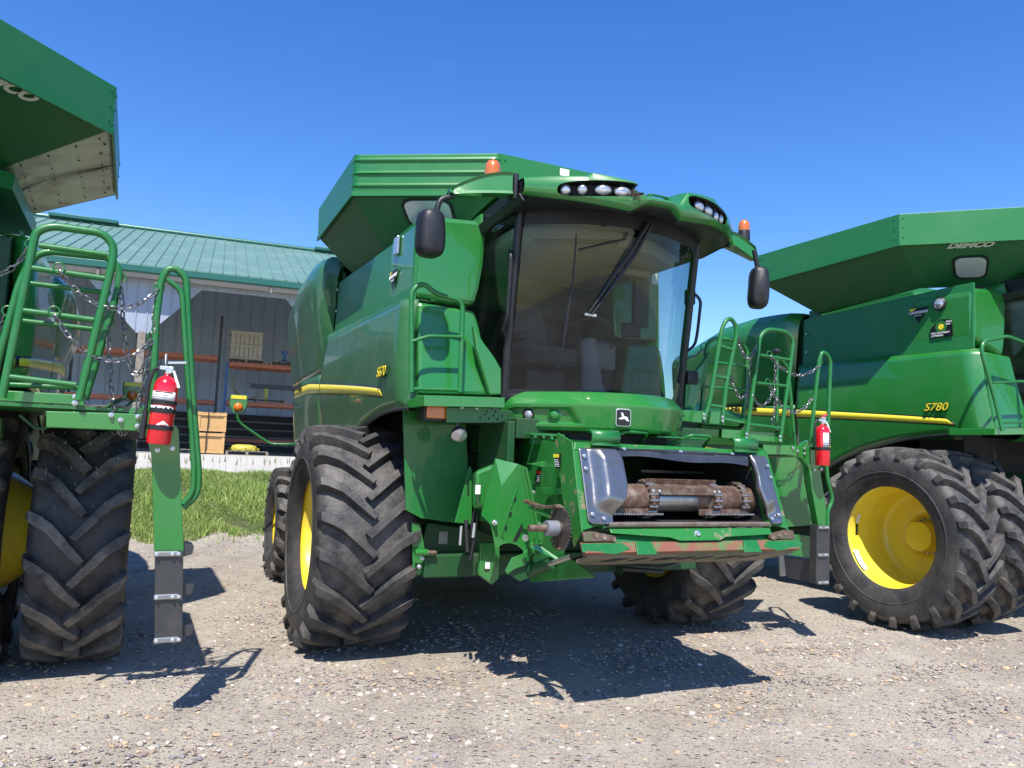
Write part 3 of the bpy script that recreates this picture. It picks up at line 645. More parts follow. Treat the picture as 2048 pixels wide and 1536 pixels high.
# ================================================================ combine body (local frame: x across, -y is the front)
def side_x(y, z, yf, zt, zb):
    s = min(1, max(0, (z - 1.9) / (zt - 1.9)))
    x = 1.645 + .055 * math.sin(math.pi * min(1, s * .95 + .05))
    t = max(0, 1 - (y - yf) / .16)
    return x - .085 * t * t
def body(r, S):
    yt, yb, z0, z1, zb = S['yt'], S['yb'], S['z0'], S['z1'], S['zb']; M = S['paint']
    def front(z): return yb + (yt - yb) * (z - zb) / (z0 - zb)
    def sx(y, z): return side_x(y, z, front(z), z0, zb)
    def botz(y):
        a = y - yb - .2
        if a < 0: return zb
        return max(zb - .10 * a * a - .06 * max(0, a - 1.0) ** 3, 1.5)
    S0 = S
    for sg in (-1, 1):
        S = dict(S0, **S0.get('right', {})) if sg > 0 else S0
        yt, yb, z0, z1, zb = S['yt'], S['yb'], S['z0'], S['z1'], S['zb']
        NX, NZ = 44, 14; rows = []
        for i in range(NX + 1):
            row = []
            for j in range(NZ + 1):
                f = j / NZ
                yy = front(zb + (z0 - zb) * f) + (1.99 - front(zb + (z0 - zb) * f)) * (i / NX)
                lo_, hi_ = botz(yy), z0 + (z1 - z0) * (i / NX); z = lo_ + (hi_ - lo_) * f
                row.append((sg * sx(yy, z), yy, z))
            rows.append(row)
        # returns at the front and top edge
        rows.insert(0, [(p[0] - sg * .07, p[1] + .05, p[2]) for p in rows[0]]); rows[0] = [(sg * (abs(p[0]) - .0), p[1] + .0, p[2]) for p in rows[0]]
        mb = MB(); mb.grid(rows)
        top = [rw[-1] for rw in rows]; mb.grid([top, [(p[0] - sg * .12, p[1], p[2] + .012) for p in top]], sm=False)
        mb.build('side_door', M, r, solid=.014, off=0, recalc=False)
        # wheel arch lip
        pts = []
        for i in range(30):
            yy = yb + .05 + 2.2 * i / 29; z = botz(yy); pts.append((sg * (sx(yy, z) - .01), yy, z - .004))
        MB().tube(pts, .02, 6).build('arch_trim', DKGREY, r)
        # rear door
        rows = []
        for i in range(19):
            yy = 2.015 + 1.95 * i / 18; row = []
            for j in range(11):
                z = 1.80 + (S['rz'] - 1.80) * j / 10; k = (j / 10)
                row.append((sg * (sx(2.0, z) - .0 - .03 * (i / 18) ** 2), yy + .10 * (1 - k) * (i / 18), z - .1 * (i / 18) * (1 - k)))
            rows.append(row)
        MB().grid(rows).build('rear_door', M, r, solid=.014, recalc=False)
        MB().prism([(sg * 1.672, 2.15, 2.245), (sg * 1.672, 3.8, 2.235), (sg * 1.672, 3.8, 2.262), (sg * 1.672, 2.15, 2.272)], (sg * .012, 0, 0)).build('vent_slot', BLKM, r)
        # stripe
        def strip(lower, upper, y0, y1, off, n=26):
            rows = []
            for i in range(n + 1):
                yy = y0 + (y1 - y0) * i / n; lo_, hi_ = lower(yy), upper(yy)
                rows.append([(sg * (sx(max(yy, front(2.2)), lo_ + (hi_ - lo_) * k / 2) - (.03 * max(0, (yy - 2) / 1.95) ** 2) + off), yy, lo_ + (hi_ - lo_) * k / 2) for k in range(3)])
            return rows
        ys = S['tip']; zc = S['zc']
        lw_ = lambda y: zc - .035 + .175 * max(0, min(1.25, (y - ys) / 2.7)) ** .85
        up = lambda y: lw_(y) + (.055 + .045 * max(0, min(1.3, (y - ys) / 2.7))) * max(0, min(1, (y - ys) / .07))
        up2 = lambda y: up(y) - .004 - .0
        mb = MB(); mb.grid(strip(lambda y: lw_(y) - .013, lambda y: up(y) + .015, ys - .02, 3.93, .008, 90)); sb = mb.build('stripe_border', BLKD, r, solid=.002, recalc=False)
        mb = MB()
        for a, b in ((ys + .0, 1.98), (2.03, 3.93)):
            mb.grid(strip(lambda y: lw_(y), lambda y: up(y), a, b, .010, 80))
        for q in range(1, 6): pass
        mb.build('side_stripe', YSTR, r, solid=.002, recalc=False)
        # upper swoosh crease: thin strip, the crease's darker reflection put into its colour
        mb = MB(); mb.grid(strip(lambda y: lw_(y) + .10 + .02 * (y - ys), lambda y: lw_(y) + .112 + .035 * (y - ys), ys - .25, 1.97, .003)); mb.build('swage_shade_line', GFRAME, r, solid=.002, recalc=False)
        # upper body wall
        uy0 = S['uy']; ux = 1.575
        pl = [(sg * ux, uy0, z0 + .02), (sg * ux, 2.0, z1 + .02), (sg * (ux - .02), 2.0, S['uz1']), (sg * (ux - .03), S['uy'] + .3, S['uz0']), (sg * (ux - .02), uy0 + .0, S['uz0'])]
        MB().prism(pl, (-sg * .03, 0, 0)).build('upper_panel', GREEN2 if S.get('new') else GREEN2, r, bevel=.008)
    # core behind the panels
    mb = MB()
    yt = S0['yt']; S = S0; mb.box((-1.50, .45, 2.05), (1.50, 2.3, S['uz0'] - .08)); mb.box((-1.50, yt + .35, 2.05), (-1.0, .46, S['uz0'] - .08)); mb.box((1.0, max(yt + .35, .2 if 'right' in S else -9), 2.05), (1.50, .46, S['uz0'] - .08)); mb.box((-1.45, .9, 1.0), (1.45, 4.6, 2.1)); mb.box((-1.40, 2.3, 2.0), (1.40, 4.9, 3.5))
    mb.build('separator_housing', GDEEP, r, bevel=.02)
    # rear shroud
    for sg in (-1, 1):
        prof = [(1.50, 2.12), (1.56, 2.08), (1.72, 2.16), (1.78, 2.38), (1.81, 2.75), (1.81, 3.4), (1.79, 4.3), (1.68, 4.75), (1.4, 4.95), (0.0, 5.0)]
        rows = []
        for x, y in prof:
            row = []
            for j in range(12):
                k = j / 11
                zlo = 2.50 if y < 3 else 2.50; zhi = S['sz'] if y < 3.3 else S['sz'] - .10 * (y - 3.3) - (.05 if y < 4.2 else .22)
                z = zlo + (zhi - zlo) * k
                tap = .17 * (1 - k) ** 1.3; rt = .10 * max(0, (k - .82) / .18) ** 2
                row.append((sg * max(0, x - (tap if x > 1.6 else 0) - rt), y + .1 * (1 - k), z))
            rows.append(row)
        mb = MB(); mb.grid(rows); mb.grid([[rw[-1] for rw in rows], [(0, min(4.6, rw[-1][1] + .2), rw[-1][2] + .03) for rw in rows]])
        mb.build('rear_shroud', S['paint2'], r, solid=.016, recalc=False)
        # hinge panel between shroud and upper body
        MB().prism([(sg * 1.50, 2.0, 2.9), (sg * 1.50, 2.2, 2.9), (sg * 1.50, 2.2, S['sz'] - .12), (sg * 1.50, 2.0, S['sz'] - .2)], (-sg * .02, 0, 0)).build('engine_side_panel', GDEEP, r)
        mb = MB()
        for z in (3.0, 3.25, 3.5): mb.bolt((sg * 1.58, 1.93, z), (sg, 0, 0), .018, .012)
        mb.build('panel_bolts', BOLT, r)
    # tail of the machine
    mb = MB(); mb.prism([(-1.3, 4.6, 1.2), (-1.3, 5.4, 1.5), (-1.3, 5.3, 2.7), (-1.3, 4.9, 3.4), (-1.3, 4.5, 3.4)], (2.6, 0, 0)); mb.build('straw_hood', GREEN, r, bevel=.05)
def tank(r, T, M_, Lw, corr, mats, faces=None):
    """T, M_, Lw: half outlines (x<0) listed rear -> front centre; each ring is mirrored"""
    def full(h): return [V(p) for p in h] + [V(mx(p)) for p in h[::-1]]
    t, m, l = full(T), full(M_), full(Lw); n = len(t)
    for i in range(n - 1):
        a, b = t[i], t[i + 1]; c, d = m[i], m[i + 1]
        nrm = (b - a).cross(c - a).normalized()
        mid = (a + b) / 2
        if nrm.dot(V((mid.x, mid.y - .9, 0))) < 0: nrm = -nrm
        e = (b - a).normalized()
        if i in corr:
            # ribbed sheet
            rows = []
            for j in range(41):
                k = j / 40; o = 0
                for kc in corr[i]:
                    o += .022 * math.exp(-((k - kc) / .028) ** 2)
                p = a.lerp(c, k) + nrm * o; q = b.lerp(d, k) + nrm * o
                p0_ = a.lerp(c, k); q0 = b.lerp(d, k)
                rows.append([p0_.lerp(q0, 0), p.lerp(q, .045), p.lerp(q, .955), p0_.lerp(q0, 1)])
            MB().grid(rows, sm=True).build('tank_panel', mats[i], r, solid=.01, recalc=False)
        else:
            MB().prism([a, b, d, c], -nrm * .012).build('tank_panel', mats[i], r, bevel=.003)
        # rim fold
        MB().prism([c + nrm * .012, d + nrm * .012, d + nrm * .012 - V((0, 0, .05)), c + nrm * .012 - V((0, 0, .05))], -nrm * .02).build('rim_fold', mats[i], r)
        # hopper underside
        n2 = (m[i + 1] - m[i]).cross(l[i] - m[i]).normalized()
        if n2.z > 0: n2 = -n2
        e_, f_ = m[i], m[i + 1]
        MB().prism([e_, f_, l[i + 1], l[i]], n2 * -.012).build('hopper_panel', (faces or {}).get(i, HOPM), r, bevel=.003)
        mb = MB()
        for k in (.15, .5, .85):
            for f in (.03, .97): mb.bolt(a.lerp(b, f).lerp(c.lerp(d, f), k), nrm, .012, .008)
        for k in (.15, .5, .85):
            for f in (.08, .92): mb.bolt(e_.lerp(f_, k).lerp(l[i].lerp(l[i + 1], k), f), n2, .012, .010)
        mb.build('panel_bolts', GFRAME, r)
        if (faces or {}).get(i) is GALV:
            mb = MB()
            for k in (.06, .26, .44, .52, .72, .90):
                for f in (.12, .32, .56, .80, .93): mb.bolt(e_.lerp(f_, k).lerp(l[i].lerp(l[i + 1], k), f), n2, .011, .008)
            mb.build('panel_bolts', DKGREY, r)
            g0, g1 = e_.lerp(f_, .48) + n2 * .001, l[i].lerp(l[i + 1], .48) + n2 * .001; dd = (f_ - e_).normalized() * .05
            MB().prism([g0, g0 + dd, g1 + dd, g1], n2 * .004).build('lap_seam', GALV, r)
    a, d = t[0], t[-1]; c, e = m[0], m[-1]
    MB().prism([a, d, e, c], (0, -.012, 0)).build('tank_panel', mats[0], r)
    MB().prism([m[0], m[-1], l[-1], l[0]], (0, -.012, 0)).build('hopper_panel', GREEN2, r)
    return t, m, l
def chassis(r, wl, tl):
    mb = MB(); mb.box((-wl + .2, -.16, .72), (wl - .2, .2, 1.12)); mb.box((-1.3, -.4, .62), (-.95, .5, 1.2)); mb.box((.95, -.4, .62), (1.3, .5, 1.2))
    for s in (-1, 1): mb.cyl((s * 1.0, 0, .95), (s * (wl - .05), 0, .95), .26, 24)
    mb.build('front_axle', GDEEP, r, bevel=.015)
    mb = MB(); mb.box((-1.6, 3.46, .56), (1.6, 3.64, .78)); mb.box((-.3, 3.4, .7), (.3, 3.7, 1.2)); mb.build('rear_axle', GDEEP, r, bevel=.01)
    mb = MB(); mb.box((-.75, -.6, 1.0), (.75, 4.2, 1.7)); mb.prism([(-.7, -.3, .95), (-.7, 3.2, .80), (-.7, 3.4, 1.1), (-.7, -.3, 1.1)], (1.4, 0, 0)); mb.build('cleaning_shoe', GDEEP, r, bevel=.02)
    MB().box((-1.35, -.15, 1.2), (1.35, .4, 2.1)).build('bulkhead', DARKIN, r)
# ================================================================ cab (frame: x across, -y front), built once on the middle combine
def win(l, z, off=0): return (l, -(1.62 + .15 * (z - 2.15) - .52 * l * l) - off, z)
def nosew(l): return 2.0 - 1.0 * l * l
def roofw(l): return 2.2 - .5 * l * l
def ip(tab, x):
    if x <= tab[0][0]: return tab[0][1]
    for (a, b), (c, d) in zip(tab, tab[1:]):
        if x <= c: return b + (d - b) * (x - a) / (c - a)
    return tab[-1][1]
def make_cab(r):
    # frame: pillars, sills, floor, rear wall
    mb = MB()
    ZB, ZT = 2.17, 3.58
    for sg in (-1, 1):
        mb.tube([win(sg * .845, ZB - .03, -.02), win(sg * .86, 2.9, -.02), win(sg * .86, ZT + .05, -.02)], .036, 10)
        mb.tube([(sg * .90, -.10, ZB), (sg * .93, -.08, 2.9), (sg * .88, -.12, ZT + .05)], .035, 10)
        mb.tube([(sg * .80, .25, ZB), (sg * .82, .25, ZT + .05)], .06, 8)
        mb.tube([win(sg * .85, ZB - .03, -.02), (sg * .90, -.10, ZB - .02), (sg * .80, .25, ZB)], .04, 8)
        mb.tube([win(sg * .86, ZT, -.02), (sg * .88, -.12, ZT), (sg * .82, .25, ZT)], .04, 8)
    rows = [[win(l, z, -.01) for l in [-.85 + 1.7 * i / 16 for i in range(17)]] for z in (ZB - .09, ZB + .01)]
    cab = mb.build('cab', BLK, r)
    MB().grid(rows).build('windscreen_sill', BLKM, cab, solid=.03)
    fl = [(-.84, -1.24), (-.4, -1.52), (0, -1.60), (.4, -1.52), (.84, -1.24), (.84, .28), (-.84, .28)]
    MB().prism([(a, b, ZB - .10) for a, b in fl], (0, 0, .07)).build('floor', DARKIN, cab)
    # rear wall with a window
    mb = MB(); mb.box((-.84, .24, ZB), (.84, .30, 3.14)); mb.box((-.84, .24, 3.52), (.84, .30, ZT)); mb.box((-.84, .24, 3.14), (-.60, .30, 3.52)); mb.box((.62, .24, 3.14), (.84, .30, 3.52)); mb.build('rear_wall', DARKIN, cab)
    # the glazing
    rows = []
    for j in range(15):
        z = ZB + (3.60 - ZB) * j / 14; rows.append([win(-.835 + 1.67 * i / 28, z) for i in range(29)])
    MB().grid(rows).build('windscreen', GLASS, cab, recalc=False)
    for sg in (-1, 1):
        rows = []
        for j in range(9):
            z = ZB + .02 + (3.56 - ZB) * j / 8
            a = V(win(sg * .85, z)); b = V((sg * .93, -.10, z)); cut = 0.0
            rw = []
            for i in range(9):
                t = i / 8; p = a.lerp(b, t); p.x += sg * .05 * math.sin(math.pi * t); rw.append(p)
            rows.append(rw)
        MB().grid(rows).build('door_glass', SIDEG, cab, recalc=False)
        MB().grid([[(sg * .94, -.08, z), (sg * .85, .2, z)] for z in (ZB + .1, 3.5)]).build('rear_side_glass', SIDEG, cab, recalc=False)
    # black glass borders and their light edge
    for z0, z1 in ((ZB, ZB + .045), (3.50, 3.60)):
        MB().grid([[win(-.835 + 1.67 * i / 28, z, .004) for i in range(29)] for z in (z0, z1)]).build('glass_border', BLKM, cab, recalc=False)
    # interior
    mb = MB(); mb.loft([[(a * .98, b * .97 + .02, 3.44) for a, b in fl], [(a * .98, b * .97, 3.55) for a, b in fl]]); mb.box((.28, -1.05, 3.37), (.66, -.7, 3.44), rot=(.15, 0, 0)); mb.build('headliner', HEADL, cab, bevel=.02)
    mb = MB()
    for k in range(7): mb.box((.33 + k * .042, -1.07, 3.352), (.355 + k * .042, -.93, 3.368), rot=(.15, 0, 0), piv=(.47, -.87, 3.4))
    mb.build('air_vent', BLKM, cab)
    mb = MB()
    mb.loft([[(-.37, -.05, 2.55), (.17, -.05, 2.55), (.17, -.62, 2.52), (-.37, -.62, 2.52)], [(-.36, -.05, 2.68), (.16, -.05, 2.68), (.16, -.66, 2.70), (-.36, -.66, 2.70)]])
    seat = mb.build('driver_seat', SEAT, cab, bevel=.05)
    mb = MB(); mb.loft([[(-.35, -.12, 2.66), (.15, -.12, 2.66), (.15, .02, 2.66), (-.35, .02, 2.66)], [(-.34, .0, 3.02), (.14, .0, 3.02), (.14, .12, 3.02), (-.34, .12, 3.02)], [(-.26, .04, 3.22), (.06, .04, 3.22), (.06, .14, 3.22), (-.26, .14, 3.22)]]); mb.build('backrest', SEAT, seat, bevel=.05)
    for x in (-.43, .17): MB().box((x, -.58, 2.74), (x + .09, -.05, 2.82)).build('armrest', BLK, seat, bevel=.02)
    MB().box((-.3, -.5, 2.12), (.1, -.1, 2.5)).build('seat_base', BLK, seat, bevel=.03)
    mb = MB(); mb.lathe([(.16, 0), (.13, .12), (.09, .22), (.075, .55), (.07, .62)], (.02, -1.18, 2.1), (0, .22, 1), 20); col = mb.build('steering_column', TRIM, cab)
    mb = MB(); c = V((.02, -1.02, 2.80)); ax = V((0, .45, 1)).normalized(); u = V((1, 0, 0)); v_ = ax.cross(u)
    mb.tube([c + (u * math.cos(a) + v_ * math.sin(a)) * .20 for a in [2 * math.pi * k / 28 for k in range(28)]], .015, 8, closed=True)
    for k in range(3): a = k * 2.09 + .5; mb.tube([c, c + (u * math.cos(a) + v_ * math.sin(a)) * .2], .013, 6)
    mb.lathe([(.05, -.03), (.05, .02), (0, .03)], c, ax, 14); mb.build('steering_wheel', BLK, col)
    mb = MB(); mb.box((.26, -.75, 2.5), (.50, .05, 2.76)); mb.prism([(.27, -.75, 2.76), (.49, -.75, 2.76), (.47, -.5, 2.84), (.29, -.5, 2.84)], (0, .3, 0)); cn = mb.build('armrest_console', TRIM, cab, bevel=.03)
    MB().box((.42, -.98, 2.80), (.60, -.95, 2.93), rot=(.1, 0, -.3)).build('display', BLK, cn, bevel=.01)
    MB().tube([(.42, -.7, 2.7), (.48, -.9, 2.8), (.51, -.93, 2.86)], .012, 6).build('display_arm', BLK, cn)
    mb = MB(); mb.box((-.22, -1.32, 2.12), (-.10, -1.25, 2.24), rot=(.6, 0, 0)); mb.box((.14, -1.32, 2.12), (.26, -1.25, 2.24), rot=(.6, 0, 0)); mb.build('pedals', STEEL, cab, bevel=.01)
    MB().box((.42, -.25, 2.1), (.80, .2, 2.72)).build('side_seat', SEAT, cab, bevel=.05)
    mb = MB(); mb.tube([win(-.72, 3.40, -.12), win(-.1, 3.42, -.12)], .02, 6); mb.box((-.78, -.9, 3.28), (-.5, -.88, 3.36)); mb.build('sun_blind', BLKM, cab)
    # wiper with its pantograph arms
    a1, a2 = V(win(.06, 3.56, .03)), V(win(.10, 3.56, .03)); e = V(win(-.345, 2.80, .035))
    mb = MB(); k1 = V(win(-.10, 3.28, .05)); k2 = V(win(-.05, 3.28, .05))
    mb.tube([a1, k1, e + V((-.01, 0, .02))], [.018, .018, .008], 6); mb.tube([a2, k2, e + V((.02, 0, .01))], [.018, .018, .008], 6); wp = mb.build('wiper_arm', BLK, cab)
    mb = MB(); mb.tube([(-0.487,-1.688,3.428), (-0.478,-1.639,3.071), (-0.493,-1.594,2.819), (-0.497,-1.554,2.566), (-0.519,-1.515,2.383)], [.006, .008, .014, .010, .006], 6); mb.build('wiper_blade', BLK, wp)
    mb = MB(); mb.tube([e + V((-.05, -.0, 0)), e, e + V((.05, 0, -.005))], .010, 6); mb.bolt(e + V((-.04, -.01, 0)), (0, -1, 0), .012, .012); mb.bolt(e + V((.04, -.01, 0)), (0, -1, 0), .012, .012); mb.build('wiper_joint', BOLT, wp)
    MB().tube([win(-.47, 3.30, .02), win(-.12, 3.41, .02), win(-.12, 3.46, .03)], .009, 6).build('upper_wiper_blade', BLK, cab)
    # door handle and grab rail
    mb = MB(); mb.tube([(-.92, -1.32, 2.66), (-.92, -1.40, 2.75), (-.93, -1.45, 3.25), (-.92, -1.38, 3.30)], .016, 8, bend=.05); mb.build('door_grab_bar', BLK, cab)
    mb = MB(); mb.tube([(0.960,-1.250,3.232), (1.068,-1.250,3.162), (1.034,-1.250,2.860), (1.009,-1.250,2.743), (0.889,-1.250,2.650)], .014, 8, bend=.05); mb.build('grab_bar', BLK, cab)
    MB().box((.90, -1.30, 3.10), (.97, -1.22, 3.24)).build('work_light_bracket', BLK, cab, bevel=.01)
    MB().box((.90, -1.30, 2.38), (1.02, -1.18, 2.50)).build('cab_latch', BLK, cab, bevel=.015)
    # nose panel below the glass
    rows = []
    NL = 160
    prof = [(-.24, 2.195), (-.13, 2.19), (-.115, 2.185), (0.0, 2.095)] + [(.0 - .035 * k / 14, 2.085 - .16 * k / 14) for k in range(15)] + [(-.07, 1.902), (-.2, 1.885)]
    for i in range(NL + 1):
        l = -.90 + 1.80 * i / NL; e_ = max(0, (abs(l) - .80) / .10); row = []
        for o, z in prof:
            dg = (abs(l) - .50 - (2.06 - z) * -.55); ins = max(0, min(1, dg / .025)) * max(0, min(1, (2.072 - z) / .012)) * max(0, min(1, (z - 1.938) / .012)) * max(0, min(1, (.835 - abs(l)) / .02))
            o = o - .045 * ins
            zz = z + (.03 * e_ * (1 if z < 2.0 else -1.2)); row.append((l, -(nosew(l) + o - .16 * e_ ** 2) + (0 if abs(l) < .8 else 0), zz))
        rows.append(row)
    n_ = MB().grid(rows).build('nose_panel', GREEN, cab, solid=.012, recalc=False, auto=24)
    MB().grid([[(l, -(nosew(l) - .2), z) for l in [-.86 + 1.72 * i / 20 for i in range(21)]] for z in (1.78, 2.15)]).build('nose_backing', DARKIN, cab)
    # lamp pods on the nose: raised bezel + lens
    for sg in (-1, 1):
        for l, rad, mt in ((.72, .036, LENS), (.585, .040, GREEN)):
            c = V((sg * l, -nosew(l) + .05, 2.012)); nrm = V((sg * 2 * l * .8, -1, -.12)).normalized()
            MB().lathe([(rad * 1.45, -.03), (rad * 1.4, .004), (rad * 1.1, .012), (rad * 1.05, 0)], c, nrm, 24, cap=False).build('lamp_bezel', GREEN if mt is GREEN else BLK, n_)
            MB().lathe([(rad * 1.05, .0), (rad * .85, .012), (rad * .4, .018), (0, .02)], c, nrm, 24, cap=False).build('nose_lamp', mt, n_)
    # crease of the lower nose panel (darker recess ends)
    # emblem
    o = (-0.258,-1.933,1.952); l0 = -.20; c = V((l0, -nosew(l0) - .013, 2.005)); nrm = V((-.34, -1, .12)).normalized(); xd = V((0, 0, 1)).cross(nrm); xd = -xd if xd.x < 0 else xd; yd = V((0, 0, 1))
    def rr(w_, h_, q, nn=5):
        p = []
        for cx, cy, a0 in ((w_ - q, h_ - q, 0), (-w_ + q, h_ - q, 90), (-w_ + q, -h_ + q, 180), (w_ - q, -h_ + q, 270)):
            for k in range(nn): a = R_(a0 + 90 * k / (nn - 1)); p.append((cx + q * math.cos(a), cy + q * math.sin(a) - (.008 if cy < 0 else 0)))
        return p
    def onp(pts, h):
        x = xd.normalized(); y = (yd - x * yd.dot(x)).normalized(); n = x.cross(y); n = n if n.y < 0 else -n
        return [c + x * a + y * b + n * h for a, b in pts], n
    p, n = onp(rr(.058, .062, .02), -.01); em = MB().prism(p, n * .016).build('emblem', BOLT, n_, bevel=.003)
    p, n = onp(rr(.052, .056, .017), .006); MB().prism(p, n * .002).build('emblem_ground', BLKD, n_)
    deer = [(-.040, -.006), (-.028, -.003), (-.016, .004), (-.010, .010), (-.012, .018), (-.020, .020), (-.018, .026), (-.012, .027), (-.020, .034), (-.022, .044), (-.016, .036), (-.014, .045), (-.010, .034), (-.004, .042), (-.005, .032), (-.001, .026), (.002, .014), (.012, .010), (.026, .008), (.032, .002), (.036, .006), (.034, -.006), (.044, -.022), (.046, -.034), (.036, -.024), (.024, -.012), (.034, -.030), (.024, -.024), (.012, -.010), (-.004, -.010), (-.012, -.016), (-.026, -.010), (-.030, -.018), (-.034, -.014)]
    p, n = onp([(a * .92, b * .92 - .004) for a, b in deer], .0085); MB().prism(p, n * .002).build('leaping_deer_mark', WHITE, n_)
    # ------------------------------------------------------------ roof
    zt = [(-.98, 3.775), (-.60, 3.765), (-.565, 3.79), (-.27, 3.735), (-.19, 3.635), (.10, 3.625), (.19, 3.735), (.55, 3.785), (.60, 3.765), (1.26, 3.765)]
    R1 = 1.26; zb = [(-.98, 3.650), (-.80, 3.605), (-.42, 3.535), (-.30, 3.515), (-.17, 3.575), (.03, 3.575), (.12, 3.505), (.30, 3.525), (.80, 3.60), (1.26, 3.675)]
    def sup(l, z, c, cz, a, b, p=3.2, tilt=0): return (abs((l - c) / a) ** p + abs((z - cz - tilt * (l - c)) / b) ** p)
    NXr, NZr = 600, 70; rows = []; flags = []
    for j in range(NZr + 1):
        row = []; fl_ = []
        for i in range(NXr + 1):
            l = -.98 + 2.24 * i / NXr; z0_, z1_ = ip(zb, l), ip(zt, l); k = j / NZr; z = z0_ + (z1_ - z0_) * k
            o = .035 * math.sin(math.pi * k) ** .6 - .03 * (k > .985) - .02 * max(0, (.12 - k) / .12)
            s = min(sup(l, z, -.50, 3.662, .285, .058, tilt=0.01), sup(l, z, .485, 3.668, .305, .060, tilt=.03)); rec = s < .99
            if s < 1.02: o = o + (-.075 - o) * max(0, min(1, (1.02 - s) / .10))
            fl_.append(rec); row.append((l, -(roofw(l) + o), z))
        rows.append(row); flags.append(fl_)
    mb = MB(); mb.grid(rows, mf=lambda i, j: 1 if (flags[i][j] or flags[i + 1][j + 1] or flags[i][j + 1] or flags[i + 1][j]) else 0)
    # top skin behind the band
    top = rows[-1]
    back = [(p[0] * .985, p[1] + .05 + .0, p[2] + .012) for p in top]
    rows2 = [top, back]
    for k in range(1, 9):
        t = k / 8; rows2.append([(p[0] * (1 - .12 * t), p[1] + (.25 - p[1]) * t, (p[2] + .01) * (1 - t) + t * 3.72 + .10 * math.sin(math.pi * t) * (1 - .5 * abs(p[0]))) for p in top])
    mb.grid(rows2)
    roof = mb.build('cab_roof', [GREEN, BLKM], r, recalc=False)
    # underside
    bot = rows[0]; mb = MB(); mb.grid([[(p[0], p[1], p[2]) for p in bot], [(p[0] * .985, p[1] + .04, p[2] - .02) for p in bot], [(p[0] * .95, p[1] + .28, 3.60) for p in bot], [(p[0] * .92, .2 * (1) + 0 * p[1], 3.60) for p in bot]])
    for sg in (-1, 1):
        x = .98 if sg < 0 else 1.24
        mb.add([(sg * x, -roofw(x), 3.66), (sg * x, -roofw(x), 3.76), (sg * x * .9, .22, 3.74), (sg * x * .92, .2, 3.60), (sg * x * .93, -1.2, 3.60)], [(0, 1, 2, 3, 4)])
    mb.build('roof_underside', BLK, roof, recalc=False)
    mb = MB(); mb.prism([(-.96, -1.70, 3.66), (-.93, -1.72, 3.60), (-.98, -.75, 3.48), (-1.02, -.72, 3.56)], (-.04, 0, 0)); mb.build('side_visor', BLK, roof, bevel=.01)
    MB().prism([(-1.0, -.95, 3.56), (-1.03, -.72, 3.57), (-1.02, -.4, 3.66), (-.98, -.9, 3.72)], (.02, 0, 0)).build('roof_corner', GREEN, roof)
    # front lights in their recesses
    for l, z, a, b in ((-.715, 3.665, .038, .040), (-.612, 3.665, .036, .040), (-.478, 3.665, .060, .040), (-.345, 3.655, .060, .040), (.345, 3.665, .060, .040), (.475, 3.665, .060, .040), (.60, 3.66, .036, .042), (.71, 3.675, .034, .042)):
        yw = -(roofw(l) - .03); sg = 1
        nrm = V((l * .9, -1, -.05)).normalized(); u = V((0, 0, 1)).cross(nrm).normalized(); v_ = nrm.cross(u); c = V((l, yw, z)); n = 28
        def ell(sx_, sy_, h): return [c + u * (a * sx_ * math.cos(2 * math.pi * k / n)) + v_ * (b * sy_ * math.sin(2 * math.pi * k / n)) + nrm * h for k in range(n)]
        mb = MB(); mb.loft([ell(.75, .75, -.05), ell(1.1, 1.12, -.02), ell(1.14, 1.16, .012), ell(1.02, 1.02, .016)], sm=True); mb.box((l - .018, yw - .0, z + b), (l + .018, yw + .03, z + b + .03)); wl = mb.build('roof_light', BLK, roof)
        MB().loft([ell(1.0, 1.0, .014), ell(.8, .8, .026), ell(.4, .4, .033)], sm=True).build('lens', LENS, wl)
    # aerial bracket in the notch
    mb = MB(); z = 3.64
    mb.tube([(-.12, -2.12, z), (-.09, -2.10, z + .05), (.07, -2.10, z + .05), (.10, -2.12, z)], .010, 6, bend=.02); mb.box((-.10, -2.14, z - .01), (.08, -2.04, z + .015)); mb.tube([(-.12, -2.02, z), (-.09, -2.02, z + .05), (.07, -2.02, z + .05), (.10, -2.02, z)], .010, 6, bend=.02)
    for x in (-.09, .07): mb.tube([(x, -2.10, z + .05), (x, -2.02, z + .05)], .010, 6)
    mb.build('aerial_bracket', GFRAME, roof)
    # arms, mirrors and beacons
    for sg in (-1, 1):
        x0 = -1.03 if sg < 0 else 1.30; x1 = -1.49 if sg < 0 else 1.56; y0 = -1.66 if sg < 0 else -1.40; y1 = -1.52 if sg < 0 else -1.43
        zA, zB_, zC, zD = (3.825, 3.645, 3.66, 3.60) if sg < 0 else (3.80, 3.665, 3.67, 3.53)
        n = 12; mb = MB(); rings = []
        for k in range(n + 1):
            t = k / n; x = x0 + (x1 - x0) * t; y = y0 + (y1 - y0) * t; e_ = t ** 1.6
            if sg > 0: e_ = t ** 1.1
            zt_ = zA + (zC - zA) * e_ + .012 * math.sin(math.pi * t); zb_ = zB_ + (zD - zB_) * e_
            if k == n: zt_ = (zt_ + zb_) / 2 + .006; zb_ = zt_ - .012
            d = .16 * (1 - .65 * t)
            rings.append([V((x, y - .015, zb_ + .008)), V((x, y, zb_ + .035)), V((x, y + .01, zt_ - .02)), V((x, y - .008, zt_)), V((x, y + d, zt_ - .01)), V((x, y + d, zb_ + .02))])
        mb.loft(rings, sm=False); arm = mb.build('mirror_arm', GREEN, roof, bevel=.006)
        mb = MB(); mb.cyl((x0 - sg * .035, y0 + .03, zB_ - .01), (x0 - sg * .035, y0 + .03, zA + .0), .022, 12); mb.box((x0 - sg * .035 - .02, y0 + .02, zB_), (x0 - sg * .035 + .02, y0 + .14, zA - .02)); mb.build('arm_hinge', BLK, arm, bevel=.004)
